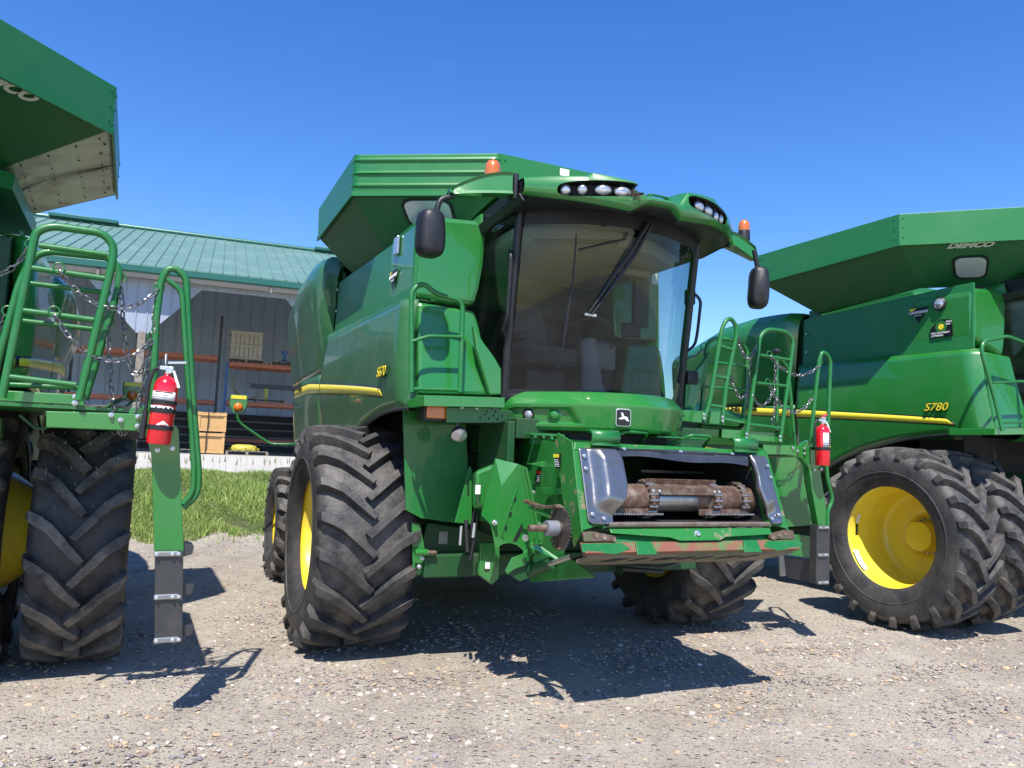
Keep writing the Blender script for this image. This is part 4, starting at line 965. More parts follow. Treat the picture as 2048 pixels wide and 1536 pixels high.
        if sg < 0: pth = [(-1.442,-1.500,3.614), (-1.543,-1.500,3.573), (-1.568,-1.500,3.515), (-1.572,-1.500,3.446)]
        else: pth = [(1.456,-1.500,3.627), (1.475,-1.500,3.560), (1.505,-1.500,3.449)]
        mb = MB(); mb.tube(pth, .022, 10, bend=.04); st = mb.build('mirror_stem', BLK, arm)
        cx = V((-1.619,-1.500,3.294)) if sg < 0 else V((1.513,-1.500,3.284)); hw = .105 if sg < 0 else .088; hh = .175 if sg < 0 else .19
        ang = .12 if sg < 0 else -.5
        rings = []
        for k, (s_, y) in enumerate(((.55, -.105), (.86, -.085), (1.0, -.045), (1.0, .03))):
            ring = []
            for q in range(28):
                a = 2 * math.pi * q / 28; ca, sa = math.cos(a), math.sin(a)
                x = math.copysign(abs(ca) ** .55, ca) * hw * s_ * (1 - .06 * (sa > 0)); z = math.copysign(abs(sa) ** .5, sa) * hh * (1 - (1 - s_) * .45)
                p = V((x, y * 1.0, z)); p.rotate(Euler((0, .03 * sg, ang))); ring.append(cx + p)
            rings.append(ring)
        m_ = MB().loft(rings, sm=True).build('mirror', BLK, arm, bevel=.0)
        ring = [p + V((0, .004, 0)) for p in rings[-1]]; MB().prism(ring, (0, .004, 0)).build('mirror_glass', POLISH, m_)
        bp = V((-1.136,-1.500,3.827)) if sg < 0 else V((1.584,-1.220,3.894))
        bs = 1.0 if sg < 0 else .85
        MB().lathe([(.066 * bs, -.09), (.066 * bs, -.02), (.060 * bs, 0)], bp, n=24).build('beacon_base', BLK, arm)
        MB().lathe([(a_ * bs, b_ * bs) for a_, b_ in ((.062, 0), (.062, .05), (.056, .09), (.040, .115), (.015, .126), (0, .127))], bp, n=24, cap=False).build('beacon_lens', BEACON, arm)
    return cab, roof
# ================================================================ the three combines
GRP = 'green combine harvesters parked side by side'
CA = root('combine_harvester', 'middle combine harvester facing us, with its whole cab and feeder house in view', 'combine harvester', (0.2, 7.6, 0), 24.5, GRP)
CB = root('combine_harvester', 'rightmost combine harvester, with deep dual yellow rims and S780 on its side', 'combine harvester', (6.3, 9.47, 0), 26, GRP)
CL = root('combine_harvester', 'leftmost combine harvester, mostly cut off, with green railings above its front tyre', 'combine harvester', (-5.3, 5.2, 0), 26, GRP)
SA = dict(yt=-1.08, yb=-1.26, z0=2.88, z1=2.97, zb=2.02, rz=2.52, tip=-.70, zc=2.165, uy=-1.0, uz0=3.52, uz1=3.60, sz=3.92, paint=GFADE, paint2=GFADE, right=dict(yt=.08, yb=.02, uy=.1, sy=-.3, sk=.815, uz0=3.62, z0=2.88))
SB = dict(yt=-.49, yb=-.66, z0=3.04, z1=3.06, zb=2.12, rz=2.52, tip=-.26, zc=2.245, uy=-.42, uz0=3.80, uz1=3.72, sz=3.82, paint=GREEN, paint2=GREEN, new=1)
SL = dict(SB, z0=3.30, z1=3.33, uz0=3.36, uz1=3.36, sz=3.36, right=dict(yt=.25, yb=.15, uy=.3))
body(CA, SA); body(CB, SB); body(CL, SL)
for c in (CA, CB, CL): chassis(c, 1.6, 2)
# grain tanks
TA = [(-1.84, 1.97, 4.42), (-1.84, .22, 4.45), (-.65, -.51, 4.45)]
MA = [(-1.84, 1.93, 4.08), (-1.84, .22, 4.10), (-.65, -.51, 4.10)]
LA = [(-1.40, 1.60, 3.55), (-1.40, .44, 3.55), (-.40, -.175, 3.55)]
tank(CA, TA, MA, LA, {1: (.16, .52, .86)}, [GREEN2] * 6)
TB = [(-1.951,2.261,4.600), (-2.151,0.050,4.600), (-1.255,-0.804,4.600), (-.70, -1.05, 4.6)]
TB = [(-2.15, 2.26, 4.6), (-2.15, .05, 4.6), (-1.10, -1.0, 4.6)]
MB_ = [(-2.15, 2.26, 4.23), (-2.15, .05, 4.28), (-1.10, -1.0, 4.28)]
LB = [(-1.50, 1.77, 3.76), (-1.50, .27, 3.86), (-.72, -.51, 3.86)]
tank(CB, TB, MB_, LB, {}, [GREEN2] * 6)
TL = [(-2.15, 1.9, 4.6), (-2.15, -.0, 4.6), (-1.10, -1.10, 4.6)]
LBL = [(-1.30, 1.75, 3.80), (-1.30, .55, 3.90), (-.45, -.30, 3.90)]
tank(CL, TL, [(a, b, c - .36) for a, b, c in TL], LBL, {}, [GREEN2] * 6, faces={4: GALV})
for c in (CA, CB, CL):
    zz = 3.42 if c is CA else 3.70
    MB().loft([[(-1.45, 2.0, zz), (-1.45, .35, zz), (-.62, .0, zz), (.62, .0, zz), (1.45, .35, zz), (1.45, 2.0, zz)], [(-1.45, 2.0, zz + .15), (-1.45, .40, zz + .15), (-.62, .05, zz + .15), (.62, .05, zz + .15), (1.45, .40, zz + .15), (1.45, 2.0, zz + .15)]]).build('tank_floor', GREEN2, c)
# front shoulders (each side of the cab)
def shoulder(r, S, sg):
    if sg > 0: S = dict(S, **S.get('right', {}))
    y = S.get('sy', S['uy']); sk = S.get('sk', 1)
    up = [(-1.57, 3.55), (-1.50, 3.60), (-1.05, 3.63), (-.985, 3.60), (-.96, 3.50), (-.97, 3.25), (-1.00, 3.05), (-1.04, 2.90), (-1.57, S['z0'] + .03)]
    if r is not CA: up = [(a, b + (.15 if b > 3.2 else .1)) for a, b in up]
    elif sg > 0: up = [(a * (1 if a < -1.3 else .9), b + (.16 if b > 3.2 else 0)) for a, b in up]
    p = [(-sg * a * sk, y, b) for a, b in up]
    MB().prism(p, (0, .75, 0)).build('upper_shoulder', GREEN, r, bevel=.045)
    y2 = (S['yt'] if 'sy' not in S else S['sy']) - .03
    lo_ = [(-1.56, S['z0'] - .02), (-1.08, S['z0'] - .04), (-1.04, 2.70), (-1.0, 2.5), (-.93, 2.25), (-.90, 2.16), (-1.56, 2.13)]
    rows = []
    n = len(lo_)
    lower = [(-sg * a * sk, y2 - .13 * (S['z0'] - b) / .85, b) for a, b in lo_]
    MB().prism(lower, (0, .5, 0)).build('lower_shoulder', GREEN, r, bevel=.03)
for c, S in ((CA, SA), (CB, SB), (CL, SL)):
    for sg in ((-1, 1) if c is not CL else (-1,)): shoulder(c, S, sg)
cabA, roofA = make_cab(CA)
for c in (CB, CL):
    a = copy_tree(cabA, c); b = copy_tree(roofA, c, 'mirror_arm'); a.location = b.location = (0, .5, .15)
# ---------------------------------------------------------------- wheels
W1, T1 = make_wheel(CA, (-1.77, 0, .95), .95, .78, .50, .34, 20, -1, spin=.06, lw=.033, dc=.65, dt=.5, arc=.32, lugh=.08, bw=1.18)
W2, T2 = make_wheel(CA, (1.80, .02, .95), .95, .78, .50, .34, 20, 1, src=T1, spin=.1)
W3, T3 = make_wheel(CA, (-1.62, 3.60, .70), .72, .60, .36, .26, 19, -1, lw=.033)
W4, T4 = make_wheel(CA, (1.62, 3.60, .70), .72, .60, .36, .26, 19, 1, src=T3)
W1.parent['label'] = CA['label']
WB, TB1 = make_wheel(CB, (-2.20, 0, .965), .975, .53, .56, .56, 22, -1, lw=.036, spin=.05, hubr=.21)
for a0, a1, x0, x1, m_ in ((205, 232, -.185, -.10, WHITE), (160, 172, -.10, -.03, WHITE), (173, 187, -.10, -.03, BLKD), (190, 203, -.06, -.02, DKGREY)):
    rows = [[(x, math.cos(R_(180 - a)) * -.5265 * -1, math.sin(R_(180 - a)) * .5265) for x in (x0, x1)] for a in [a0 + (a1 - a0) * k / 6 for k in range(7)]]
    rows = [[(x, abs(p[0][1]) if True else 0, p[0][2]) for x in (x0, x1)] for p in rows]
    MB().grid(rows).build('rim_label', m_, WB, solid=.002, recalc=False)
WB2, TB2 = make_wheel(CB, (-1.46, 0, .965), .975, .53, .56, .12, 22, -1, src=TB1, spin=.17)
for x, sg in ((1.46, 1), (2.20, 1)): make_wheel(CB, (x, 0, .965), .975, .53, .56, .3, 22, sg, src=TB1)
for x, sg in ((-1.62, -1), (1.62, 1)): make_wheel(CB, (x, 3.6, .70), .72, .60, .36, .26, 19, sg, src=T3)
MB().cyl((-1.95, 0, .965), (-1.3, 0, .965), .16, 24).build('wheel_spacer', YEL, CB)
WL, TL1 = make_wheel(CL, (2.20, 0, .985), .985, .60, .54, .34, 19, 1, lw=.033, spin=.12, dc=.30, dt=1.0, arc=.33, lugh=.085, bw=1.15)  # low carcass dust darkens the gaps in place of lug shadows
make_wheel(CL, (1.42, 0, .985), .985, .66, .54, .10, 20, 1, src=TL1, spin=.05)
for x, sg in ((-1.28, -1), (-2.2, -1)): make_wheel(CL, (x, 0, .985), .985, .66, .54, .3, 20, sg, src=TL1)
for x, sg in ((-1.62, -1), (1.62, 1)): make_wheel(CL, (x, 3.6, .70), .72, .60, .36, .26, 19, sg, src=T3)
MB().lathe([(.47, 1.60), (.43, 1.70), (.32, 1.84), (.27, 2.05)], (0, 0, .985), (1, 0, 0), 48).build('wheel_spacer', YEL, CL)
# ================================================================ middle combine: feeder house
def fw(z): return -(2.35 + .36 * (1.79 - z))
FG = [(.90, 1.0), (.985, 1.085), (1.01, 1.108), (1.065, 1.165), (1.17, 1.250), (1.222, 1.288), (1.30, 1.370), (1.665, 1.742), (1.705, 1.768), (1.79, 1.797), (1.9, 1.9)]
def F(x, z, o=0):
    z = ip(FG, z); return V((x, fw(z) - o, z))
fh = MB()
# tunnel (open at the front)
def tun(w_, t):
    for sg in (-1, 1):
        fh.prism([F(sg * w_, 1.72), F(sg * w_, 1.17), V((sg * w_, -.2, 1.20)), V((sg * w_, -.2, 1.95))], (-sg * t, 0, 0))
    fh.prism([F(-w_, 1.72), F(w_, 1.72), V((w_, -.2, 1.95)), V((-w_, -.2, 1.95))], (0, 0, -t)); fh.prism([F(-w_, 1.19), F(w_, 1.19), V((w_, -.2, 1.22)), V((-w_, -.2, 1.22))], (0, 0, -t))
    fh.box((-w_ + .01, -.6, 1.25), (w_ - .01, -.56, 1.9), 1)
tun(.70, .012)
FH = fh.build('feeder_house', [GREEN, DARKIN], CA)
MB().box((-.685, -2.1, 1.2), (.685, -2.09, 1.21)).build('tunnel_floor_edge', DARKIN, FH)
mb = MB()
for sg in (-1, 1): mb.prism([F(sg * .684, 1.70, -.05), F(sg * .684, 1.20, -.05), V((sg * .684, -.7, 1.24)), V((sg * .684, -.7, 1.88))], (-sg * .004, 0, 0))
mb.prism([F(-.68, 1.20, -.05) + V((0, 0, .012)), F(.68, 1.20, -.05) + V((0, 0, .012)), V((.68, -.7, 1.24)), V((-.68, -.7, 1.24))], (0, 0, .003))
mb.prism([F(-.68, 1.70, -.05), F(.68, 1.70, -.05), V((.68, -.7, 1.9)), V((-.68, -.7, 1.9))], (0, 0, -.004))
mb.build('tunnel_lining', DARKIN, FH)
# face frame
mb = MB()
mb.prism([F(-.83, 1.665), F(.83, 1.665), F(.815, 1.79), F(-.815, 1.79)], (0, .10, 0))
for sg in (-1, 1):
    mb.prism([F(sg * .70, 1.20), F(sg * .86, 1.15), F(sg * .835, 1.664), F(sg * .735, 1.664)], (0, .09, 0))
    # long side plates with the curved rear edge
    pl = [F(sg * .862, 1.14), F(sg * .838, 1.79), V((sg * .838, -2.14, 1.86)), V((sg * .838, -2.10, 1.78)), V((sg * .840, -2.18, 1.60)), V((sg * .846, -2.26, 1.40)), V((sg * .855, -2.40, 1.22)), V((sg * .858, -2.45, 1.12))]
    mb.prism(pl, (-sg * .014, 0, 0))
mb.build('face_frame', GWORN, FH, bevel=.005)
for sg in (-1, 1):
    # two rolled hooks on the top edge
    x = sg * .60; pr = []
    for k in range(9): a = R_(-60 + 200 * k / 8); pr.append((.035 * math.cos(a), .045 * math.sin(a)))
    o = V((x - .11, -2.36, 1.835)); mb = MB(); pts = [o + V((0, -a_ * .9, b_)) for a_, b_ in pr]
    rows = [[p, p + V((.22, 0, 0))] for p in [o + V((0, -.045, -.055))] + pts]
    mb.grid(rows).build('top_hook', GFRAME, FH, solid=.012, recalc=False)
# rubber curtain under the top rail
mb = MB(); rows = []
for i in range(61):
    t = i / 60; x = -.60 + 1.22 * t; zt_ = 1.705 - .006 * math.sin(t * 9); zl = 1.636 - .038 * t ** 3 - .011 * (math.sin(t * 2 * math.pi * 1.5 + 2.6))
    rows.append([F(x, zt_, .006 + .008), F(x, (zt_ + zl) / 2, .022), F(x, zl, .016), F(x, zl + .002, -.01)])
mb.grid(rows); cu = mb.build('rubber_curtain', LINER, FH, solid=.012, recalc=False)
mb = MB()
for x in (-.45, .02, .48): mb.bolt(F(x, 1.695, .02), (0, -1, .3), .014, .012)
for t0, t1, zz in ((.05, .45, 1.66), (.38, .72, 1.635), (.6, .95, 1.66)):
    pass
mb.build('curtain_bolts', BOLT, cu)
mb = MB()
for t0, t1, zz in ((.06, .42, 1.685), (.36, .74, 1.672), (.62, .94, 1.680)):
    mb.tube([F(-.60 + 1.22 * (t0 + (t1 - t0) * k / 10), zz + .012 * math.sin(math.pi * k / 10), .026) for k in range(11)], .005, 5)
mb.build('curtain_ribs', BLK, cu)
# side liners: smooth dished plates
def liner(sg, inner, H0):
    rows = []; nz, nx = 36, 26
    def sm(a, b, t): t = min(1, max(0, (t - a) / (b - a))); return t * t * (3 - 2 * t)
    for j in range(nz + 1):
        z = 1.205 + .485 * j / nz; xo = .812 - .02 * (z - 1.2); 
        xo -= .035 * (1 - sm(1.205, 1.24, z)) ** 2 + .03 * sm(1.675, 1.69, z); xi = ip(inner, z); row = []
        for i in range(nx + 1):
            s_ = i / nx; x = xo + (xi - xo) * s_
            h = H0 * sm(.20, .50, s_) * sm(1.25, 1.36, z - .05 * (1 - s_)) * (1 - .35 * sm(1.62, 1.69, z)) * (1 - .25 * sm(.93, 1.0, s_)) + .006
            if s_ > .97: h -= .03
            row.append(F(sg * x, z, .010 + h))
        rows.append(row)
    return MB().grid(rows).build('polished_liner', POLISH, FH, solid=.006, recalc=False)
LL = liner(-1, [(1.205, .625), (1.26, .62), (1.31, .585), (1.38, .53), (1.46, .505), (1.60, .51), (1.66, .52), (1.69, .54)], .085)
LR = liner(1, [(1.205, .71), (1.26, .675), (1.33, .655), (1.40, .64), (1.46, .625), (1.54, .635), (1.60, .63), (1.69, .62)], .05)
mb = MB()
for x, z in ((-.775, 1.63), (-.778, 1.55), (-.57, 1.625), (-.78, 1.27), (-.70, 1.245)): mb.bolt(F(x, z, .03 if x < -.6 else .085), (0, -1, .3), .014, .012)
mb.build('liner_bolts', BOLT, LL)
mb = MB()
for x, z in ((.64, 1.625), (.78, 1.61), (.785, 1.53), (.70, 1.245), (.775, 1.27)): mb.bolt(F(x, z, .03), (0, -1, .3), .013, .012)
mb.build('liner_bolts', BOLT, LR)
# shaft drum, chains and slats
dc = V((0, -2.33, 1.425)); R0 = .104
MB().lathe([(R0, -.60), (R0, -.26), (R0 - .022, -.255), (R0 - .022, .26), (R0, .265), (R0, .54), (R0 - .01, .55), (R0 - .01, .675)], dc, (1, 0, 0), 48).build('feeder_drum', RUST, FH)
MB().lathe([(R0 - .0215, -.17), (R0 - .0200, -.168), (R0 - .0200, .155), (R0 - .0215, .157)], dc, (1, 0, 0), 48, cap=False).build('drum_shield', STEEL, FH)
for x in (-.575, -.245, .30, .555):
    mb = MB(); n = 18
    for k in range(n):
        a = 2 * math.pi * k / n; c = dc + V((x, -math.cos(a) * (R0 + .018), math.sin(a) * (R0 + .018))); t = V((0, math.sin(a), math.cos(a)))
        if math.cos(a) < -.5: continue
        mb.cyl(c - V((.032, 0, 0)), c + V((.032, 0, 0)), .011, 8, 1)
        if k % 2: mb.prism([c + V((-.026, 0, 0)) - t * .03 + V((0, -.006, 0)), c + V((-.026, 0, 0)) + t * .03, c + V((-.026, 0, 0)) + t * .03 + V((0, .012, .012)), c + V((-.026, 0, 0)) - t * .03 + V((0, .012, .012))], (.007, 0, 0)); mb.prism([c + V((.02, 0, 0)) - t * .03 + V((0, -.006, 0)), c + V((.02, 0, 0)) + t * .03, c + V((.02, 0, 0)) + t * .03 + V((0, .012, .012)), c + V((.02, 0, 0)) - t * .03 + V((0, .012, .012))], (.007, 0, 0))
        else: mb.prism([c + V((-.014, 0, 0)) - t * .03 + V((0, -.006, 0)), c + V((-.014, 0, 0)) + t * .03, c + V((-.014, 0, 0)) + t * .03 + V((0, .012, .012)), c + V((-.014, 0, 0)) - t * .03 + V((0, .012, .012))], (.028, 0, 0))
    mb.build('feeder_chain', [RUST, STEEL], FH)
def slat(x0, x1, y, z, tilt, up):
    mb = MB(); mb.box((x0, y - .035, z), (x1, y + .035, z + .007), rot=(tilt, 0, 0)); mb.box((x0, y + .028, z), (x1, y + .036, z + .045), rot=(tilt, 0, 0), piv=((x0 + x1) / 2, y, z))
    n = int((x1 - x0) / .018)
    for k in range(n): mb.box((x0 + .004 + k * .018, y - .043, z + .001), (x0 + .014 + k * .018, y - .034, z + .013), 1, rot=(tilt, 0, 0), piv=((x0 + x1) / 2, y, z))
    mb.build('feeder_slat', [RUST, STEEL], FH)
slat(-.27, .33, -2.40, 1.515, .35, 1); slat(-.66, -.19, -2.45, 1.325, -.1, 0); slat(.16, .60, -2.45, 1.325, -.1, 0)
mb = MB(); mb.box((-.27, -2.445, 1.465), (.33, -2.435, 1.51)); 
for x in (-.25, -.20, .27, .31): mb.bolt((x, -2.446, 1.488), (0, -1, 0), .012, .01, 1)
mb.build('slat_carrier', [RUST, BOLT], FH)
mb = MB(); mb.box((-.66, -2.0, 1.58), (-.28, -1.94, 1.60)); mb.box((.02, -1.9, 1.60), (.62, -1.84, 1.62)); mb.build('rear_slats', DKGREY, FH)
# lower lip, deflector plates, bottom bar
mb = MB(); mb.prism([F(-.66, 1.185, .02), F(-.66, 1.215, .035), F(-.66, 1.222, .0), F(-.66, 1.17, -.02)], (1.34, 0, 0)); 
mb.build('wear_strip', mat('worn_wear_strip', (.30, .26, .23), .45, metal=.5, noise=.9, nscale=12, ncol=(.20, .085, .05)), FH, bevel=.004)
mb = MB(); mb.prism([F(-.66, 1.165, .02), F(.67, 1.165, .02), F(.67, 1.115, .03), F(.25, 1.10, .04), F(.18, 1.075, .05), F(-.15, 1.075, .05), F(-.22, 1.10, .04), F(-.66, 1.135, .03)], (0, .02, 0)); mb.build('deflector_plate', GWORN, FH, bevel=.004)
mb = MB(); mb.prism([F(-.70, 1.115, -.01), F(.70, 1.115, -.01), F(.70, 1.05, 0), F(-.70, 1.05, 0)], (0, .02, 0)); mb.build('lower_plate', GFRAME, FH)
mb = MB(); mb.bolt(F(.01, 1.125, .03), (0, -1, .2), .024, .02); mb.build('centre_pin', BOLT, FH)
for sg in (-1, 1):
    p = [F(sg * .87, 1.075, .035), F(sg * .87, 1.145, .035), F(sg * .80, 1.15, .035), F(sg * .64, 1.115, .035), F(sg * .64, 1.075, .035)]
    q = MB().prism(p, (0, .03, 0)).build('corner_plate', mat('brown_worn_plate', (.14, .09, .065), .55, metal=.4, noise=.8, nscale=14, ncol=(.05, .12, .04)) if sg < 0 else bpy.data.materials['brown_worn_plate'], FH, bevel=.006)
    for x, z in ((.66, 1.095), (.725, 1.11), (.785, 1.125)): MB().lathe([(.020, 0), (.020, .006), (.014, .004), (0, .003)], F(sg * x, z, .035), (0, -1, .3), 14, cap=False).build('plate_pin', RUST, q)
mb = MB(); mb.prism([F(-.88, 1.065, .03), F(-.88, 1.01, .05), F(-.88, .985, .0), F(-.88, 1.065, -.02)], (1.76, 0, 0)); bar = mb.build('lower_bar', RUSTG, FH, bevel=.006)
for sg in (-1, 1):
    MB().prism([F(sg * .50, 1.072, .052), F(sg * .38, 1.072, .052), F(sg * .36, .995, .062), F(sg * .51, .995, .062)], (0, .012, 0)).build('bar_pad', GFRAME, FH, bevel=.003)
    MB().prism([F(sg * .90, 1.064, .045), F(sg * .60, 1.064, .045), F(sg * .55, 1.03, .05), F(sg * .66, 1.0, .05), F(sg * .90, 1.015, .045)], (0, .008, 0)).build('bar_wing', GFRAME, FH, bevel=.003)
mb = MB(); mb.prism([(-.84, -2.60, 1.09), (.86, -2.60, 1.09), (.80, -2.3, 1.0), (-.70, -2.3, 1.0), (-.84, -2.45, 1.04)], (0, 0, -.02))
for k in range(9): pass
under = mb.build('underpan', mat('brown_underpan', (.20, .16, .12), .6, metal=.2, noise=.8, nscale=6, ncol=(.07, .14, .05)), FH, bevel=.004)
mb = MB()
for x, w_ in ((-.62, .10), (-.40, .04), (-.22, .12), (-.02, .05), (.12, .05), (.32, .12), (.52, .05)):
    mb.prism([(x, -2.57, 1.060), (x + w_, -2.57, 1.060), (x + w_ - .05, -2.46, 1.028), (x - .05, -2.46, 1.028)], (0, 0, -.004))
mb.build('pan_slots', BLKM, FH)
mb = MB(); mb.cyl((.83, -2.58, 1.13), (.95, -2.58, 1.13), .014, 10); mb.cyl((.76, -2.35, 1.25), (.93, -2.2, 1.27), .012, 10); mb.build('latch_pins', GFRAME, FH)
# hand rails (loops) behind the face
for sg in (-1, 1):
    x = -.18 if sg < 0 else .42
    MB().tube([(x - .10, -1.75, 1.80), (x + .02, -1.95, 1.90), (x + .22, -1.95, 1.90), (x + .26, -1.8, 1.82)], .013, 8, bend=.04).build('lift_loop', GFRAME, FH)
MB().box((.16, -1.9, 1.87), (.66, -1.80, 1.885)).build('top_bracket', GFRAME, FH, bevel=.004)
# side structure of the feeder house
mb = MB()
mb.prism([(-0.720,-1.898,1.627), (-0.800,-2.397,1.685), (-0.760,-2.125,1.043), (-0.720,-2.496,0.933), (-0.720,-1.560,0.748), (-0.720,-1.400,1.620)], (.02, 0, 0))
for q in (((-0.740,-1.831,1.469), (-0.740,-2.235,1.491), (-0.740,-2.238,1.441), (-0.740,-1.835,1.415)),): mb.prism(q, (-.05, 0, 0))
mb.build('side_plate', GREEN, FH, bevel=.005)
mb = MB(); mb.prism([(-0.832,-1.700,1.632), (-0.659,-1.700,1.663), (-0.641,-1.900,1.672), (-0.639,-1.900,1.615), (-0.677,-1.700,1.600)], (0, .06, 0)); mb.build('top_bracket', GREEN, FH, bevel=.005)
mb = MB(); mb.prism([(-0.870,-1.750,1.175), (-0.647,-1.750,1.228), (-0.612,-1.750,1.065), (-0.764,-1.750,1.048), (-0.859,-1.750,1.103)], (0, .02, 0)); mb.prism([(-0.682,-1.600,1.401), (-0.463,-1.600,1.298), (-0.468,-1.600,1.196), (-0.737,-1.600,1.319)], (0, .02, 0)); mb.build('bearing_bracket', GREEN, FH, bevel=.004)
mb = MB()
for p in ((-0.791,-1.800,1.205), (-0.706,-1.800,1.097), (-0.791,-1.700,1.424), (-0.537,-1.900,1.307)): mb.bolt(p, (0, -1, 0), .018, .02)
mb.build('bracket_bolts', BOLT, FH)
# sprocket, shaft, drive chain
sc_ = V((-0.980,-2.484,1.246)); mb = MB(); n = 32; ring = []
for k in range(n * 4):
    a = 2 * math.pi * k / (n * 4); r = .135 if k % 4 in (1, 2) else .118; ring.append(sc_ + V((0, -r * math.cos(a), r * math.sin(a))))
mb.prism(ring, (.012, 0, 0)); mb.cyl(sc_ - V((.05, 0, 0)), sc_ + V((.02, 0, 0)), .045, 20); sp = mb.build('sprocket', mat('dark_worn_steel', (.12, .10, .09), .42, metal=.7, noise=.6, nscale=20, ncol=(.2, .15, .12)), FH)
MB().cyl(sc_ - V((.22, 0, 0)), sc_, .022, 16).build('drive_shaft', RUST, sp)
MB().cyl(sc_ - V((.10, 0, 0)), sc_ - V((.02, 0, 0)), .048, 18).build('shaft_collar', mat('grey_collar', (.22, .23, .25), .45, metal=.3), sp)
mb = MB(); a = V((-0.980,-1.977,1.380)); b = sc_ + V((0, .03, .135)); n = 26
for k in range(n):
    p = a.lerp(b, k / (n - 1)); p.z -= .02 * math.sin(math.pi * k / (n - 1)); mb.cyl(p - V((.018, 0, 0)), p + V((.018, 0, 0)), .011, 8)
mb.build('drive_chain', RUST, FH); mb = MB()
for k in range(12):
    an = R_(95 - 17 * k); 
    p = sc_ + V((0, .130 * math.cos(an), .130 * math.sin(an))) ; mb.cyl(p - V((.016, 0, 0)), p + V((.016, 0, 0)), .009, 8)
mb.build('sprocket_chain', RUST, FH)
MB().prism([(-0.990,-2.048,1.351), (-0.990,-2.376,1.306), (-0.990,-2.363,1.292), (-0.990,-2.034,1.333)], (.03, 0, 0)).build('chain_guide', GREEN, FH)
mb = MB(); mb.tube([(-0.840,-2.100,0.964), (-0.791,-2.300,1.040)], .018, 10); mb.build('cylinder_rod', STEEL, FH)
mb = MB(); mb.tube([(-0.872,-1.700,0.829), (-0.795,-2.050,0.966)], .045, 12); mb.build('lift_cylinder', GDEEP, FH)
# ---- drive shield (large folded sheet on the left of the feeder house)
mb = MB(); th = (0, .012, 0)
mb.prism([(-0.992,-1.850,1.632), (-0.928,-1.850,1.612), (-0.863,-1.850,1.379), (-0.796,-1.850,1.089), (-0.900,-1.850,0.923), (-0.928,-1.850,1.028), (-0.976,-1.850,1.063), (-1.031,-1.850,1.078), (-1.085,-1.850,1.072), (-1.141,-1.850,1.042), (-1.182,-1.850,1.204), (-1.114,-1.850,1.474)], th)
mb.prism([(-1.112,-1.720,1.664), (-0.992,-1.850,1.632), (-1.114,-1.850,1.474)], th); mb.prism([(-1.112,-1.720,1.664), (-1.114,-1.850,1.474), (-1.144,-1.720,1.502)], th)
mb.prism([(-1.144,-1.720,1.502), (-1.114,-1.850,1.474), (-1.182,-1.850,1.204)], th); mb.prism([(-1.144,-1.720,1.502), (-1.182,-1.850,1.204), (-1.202,-1.720,1.261)], th)
sh = mb.build('drive_shield', GREEN, CA)
MB().prism([(-0.905,-1.860,0.924), (-0.886,-1.860,1.042), (-0.932,-1.860,1.001), (-1.016,-1.860,0.975), (-1.062,-1.860,0.887), (-1.046,-1.860,0.863), (-0.990,-1.860,0.899)], (0, .014, 0)).build('shield_foot', GREEN, sh, bevel=.003)
MB().prism([(-1.036,-1.830,0.865), (-0.994,-1.830,0.957), (-0.862,-1.830,1.003), (-0.765,-1.830,0.980), (-0.777,-1.830,0.861), (-0.933,-1.830,0.809)], (0, .012, 0)).build('lower_shield', GDEEP, sh)
mb = MB(); mb.prism([(-0.931,-1.980,1.096), (-0.891,-2.000,1.087), (-0.772,-2.100,1.003), (-0.787,-2.100,0.990), (-0.930,-1.980,1.058)], (0, .03, 0)); mb.build('shield_flange', GREEN, sh, bevel=.003)
mb = MB(); mb.tube([(-0.930,-1.855,1.605), (-0.865,-1.855,1.380), (-0.802,-1.855,1.097)], .012, 8); mb.tube([(-0.962,-1.855,1.612), (-0.901,-1.855,1.379), (-0.843,-1.855,1.104)], .007, 8)
mb.tube([(-0.998,-1.854,1.448), (-1.104,-1.854,1.128), (-1.081,-1.854,1.117)], .005, 8); mb.build('shield_ribs', GREEN, sh)
for u in ((-1.007,-1.853,1.385), (-1.037,-1.853,1.280), (-1.068,-1.853,1.183)): MB().box((u[0] - .005, u[1] - .004, u[2] - .014), (u[0] + .006, u[1] + .02, u[2] + .014), rot=(0, .25, 0)).build('shield_slot', BLKM, sh)
MB().prism([(-0.946,-1.856,1.217), (-0.933,-1.856,1.175), (-0.992,-1.856,1.085), (-1.011,-1.856,1.092)], (0, .004, 0)).build('shield_slot', BLKM, sh)
mb = MB(); mb.bolt((-1.164,-1.860,1.222), (0, -1, 0), .02, .04); mb.lathe([(.024, 0), (.022, .004), (0, .005)], (-0.963,-1.955,1.124), (0, -1, 0), 18, 0, cap=False); mb.build('shield_latch', BOLT, sh)
# gearbox housing behind the shield, with a sticker
mb = MB(); mb.loft([[(-1.141,-1.350,1.549), (-0.974,-1.350,1.611), (-0.958,-1.350,1.249), (-1.128,-1.350,1.274)], [(-1.194,-1.550,1.566), (-1.040,-1.550,1.629), (-1.025,-1.550,1.283), (-1.182,-1.550,1.312)]]); gb = mb.build('gearbox_cover', GREEN, CA, bevel=.03)
decal('sticker', WHITE, gb, (-1.202,-1.580,1.400), (1, 0, 0), (0, 0, 1), .04, .066)
mb = MB(); mb.prism([(-1.100,-1.200,1.595), (-1.082,-1.200,1.565), (-1.063,-1.200,1.147), (-1.204,-1.200,1.159)], (0, .015, 0)); mb.build('side_gusset', GREEN, CA, bevel=.003)
MB().prism([(-1.118,-1.206,1.486), (-1.106,-1.206,1.487), (-1.100,-1.206,1.371), (-1.113,-1.206,1.371)], (0, .003, 0)).build('gusset_slot', BLKM, CA)
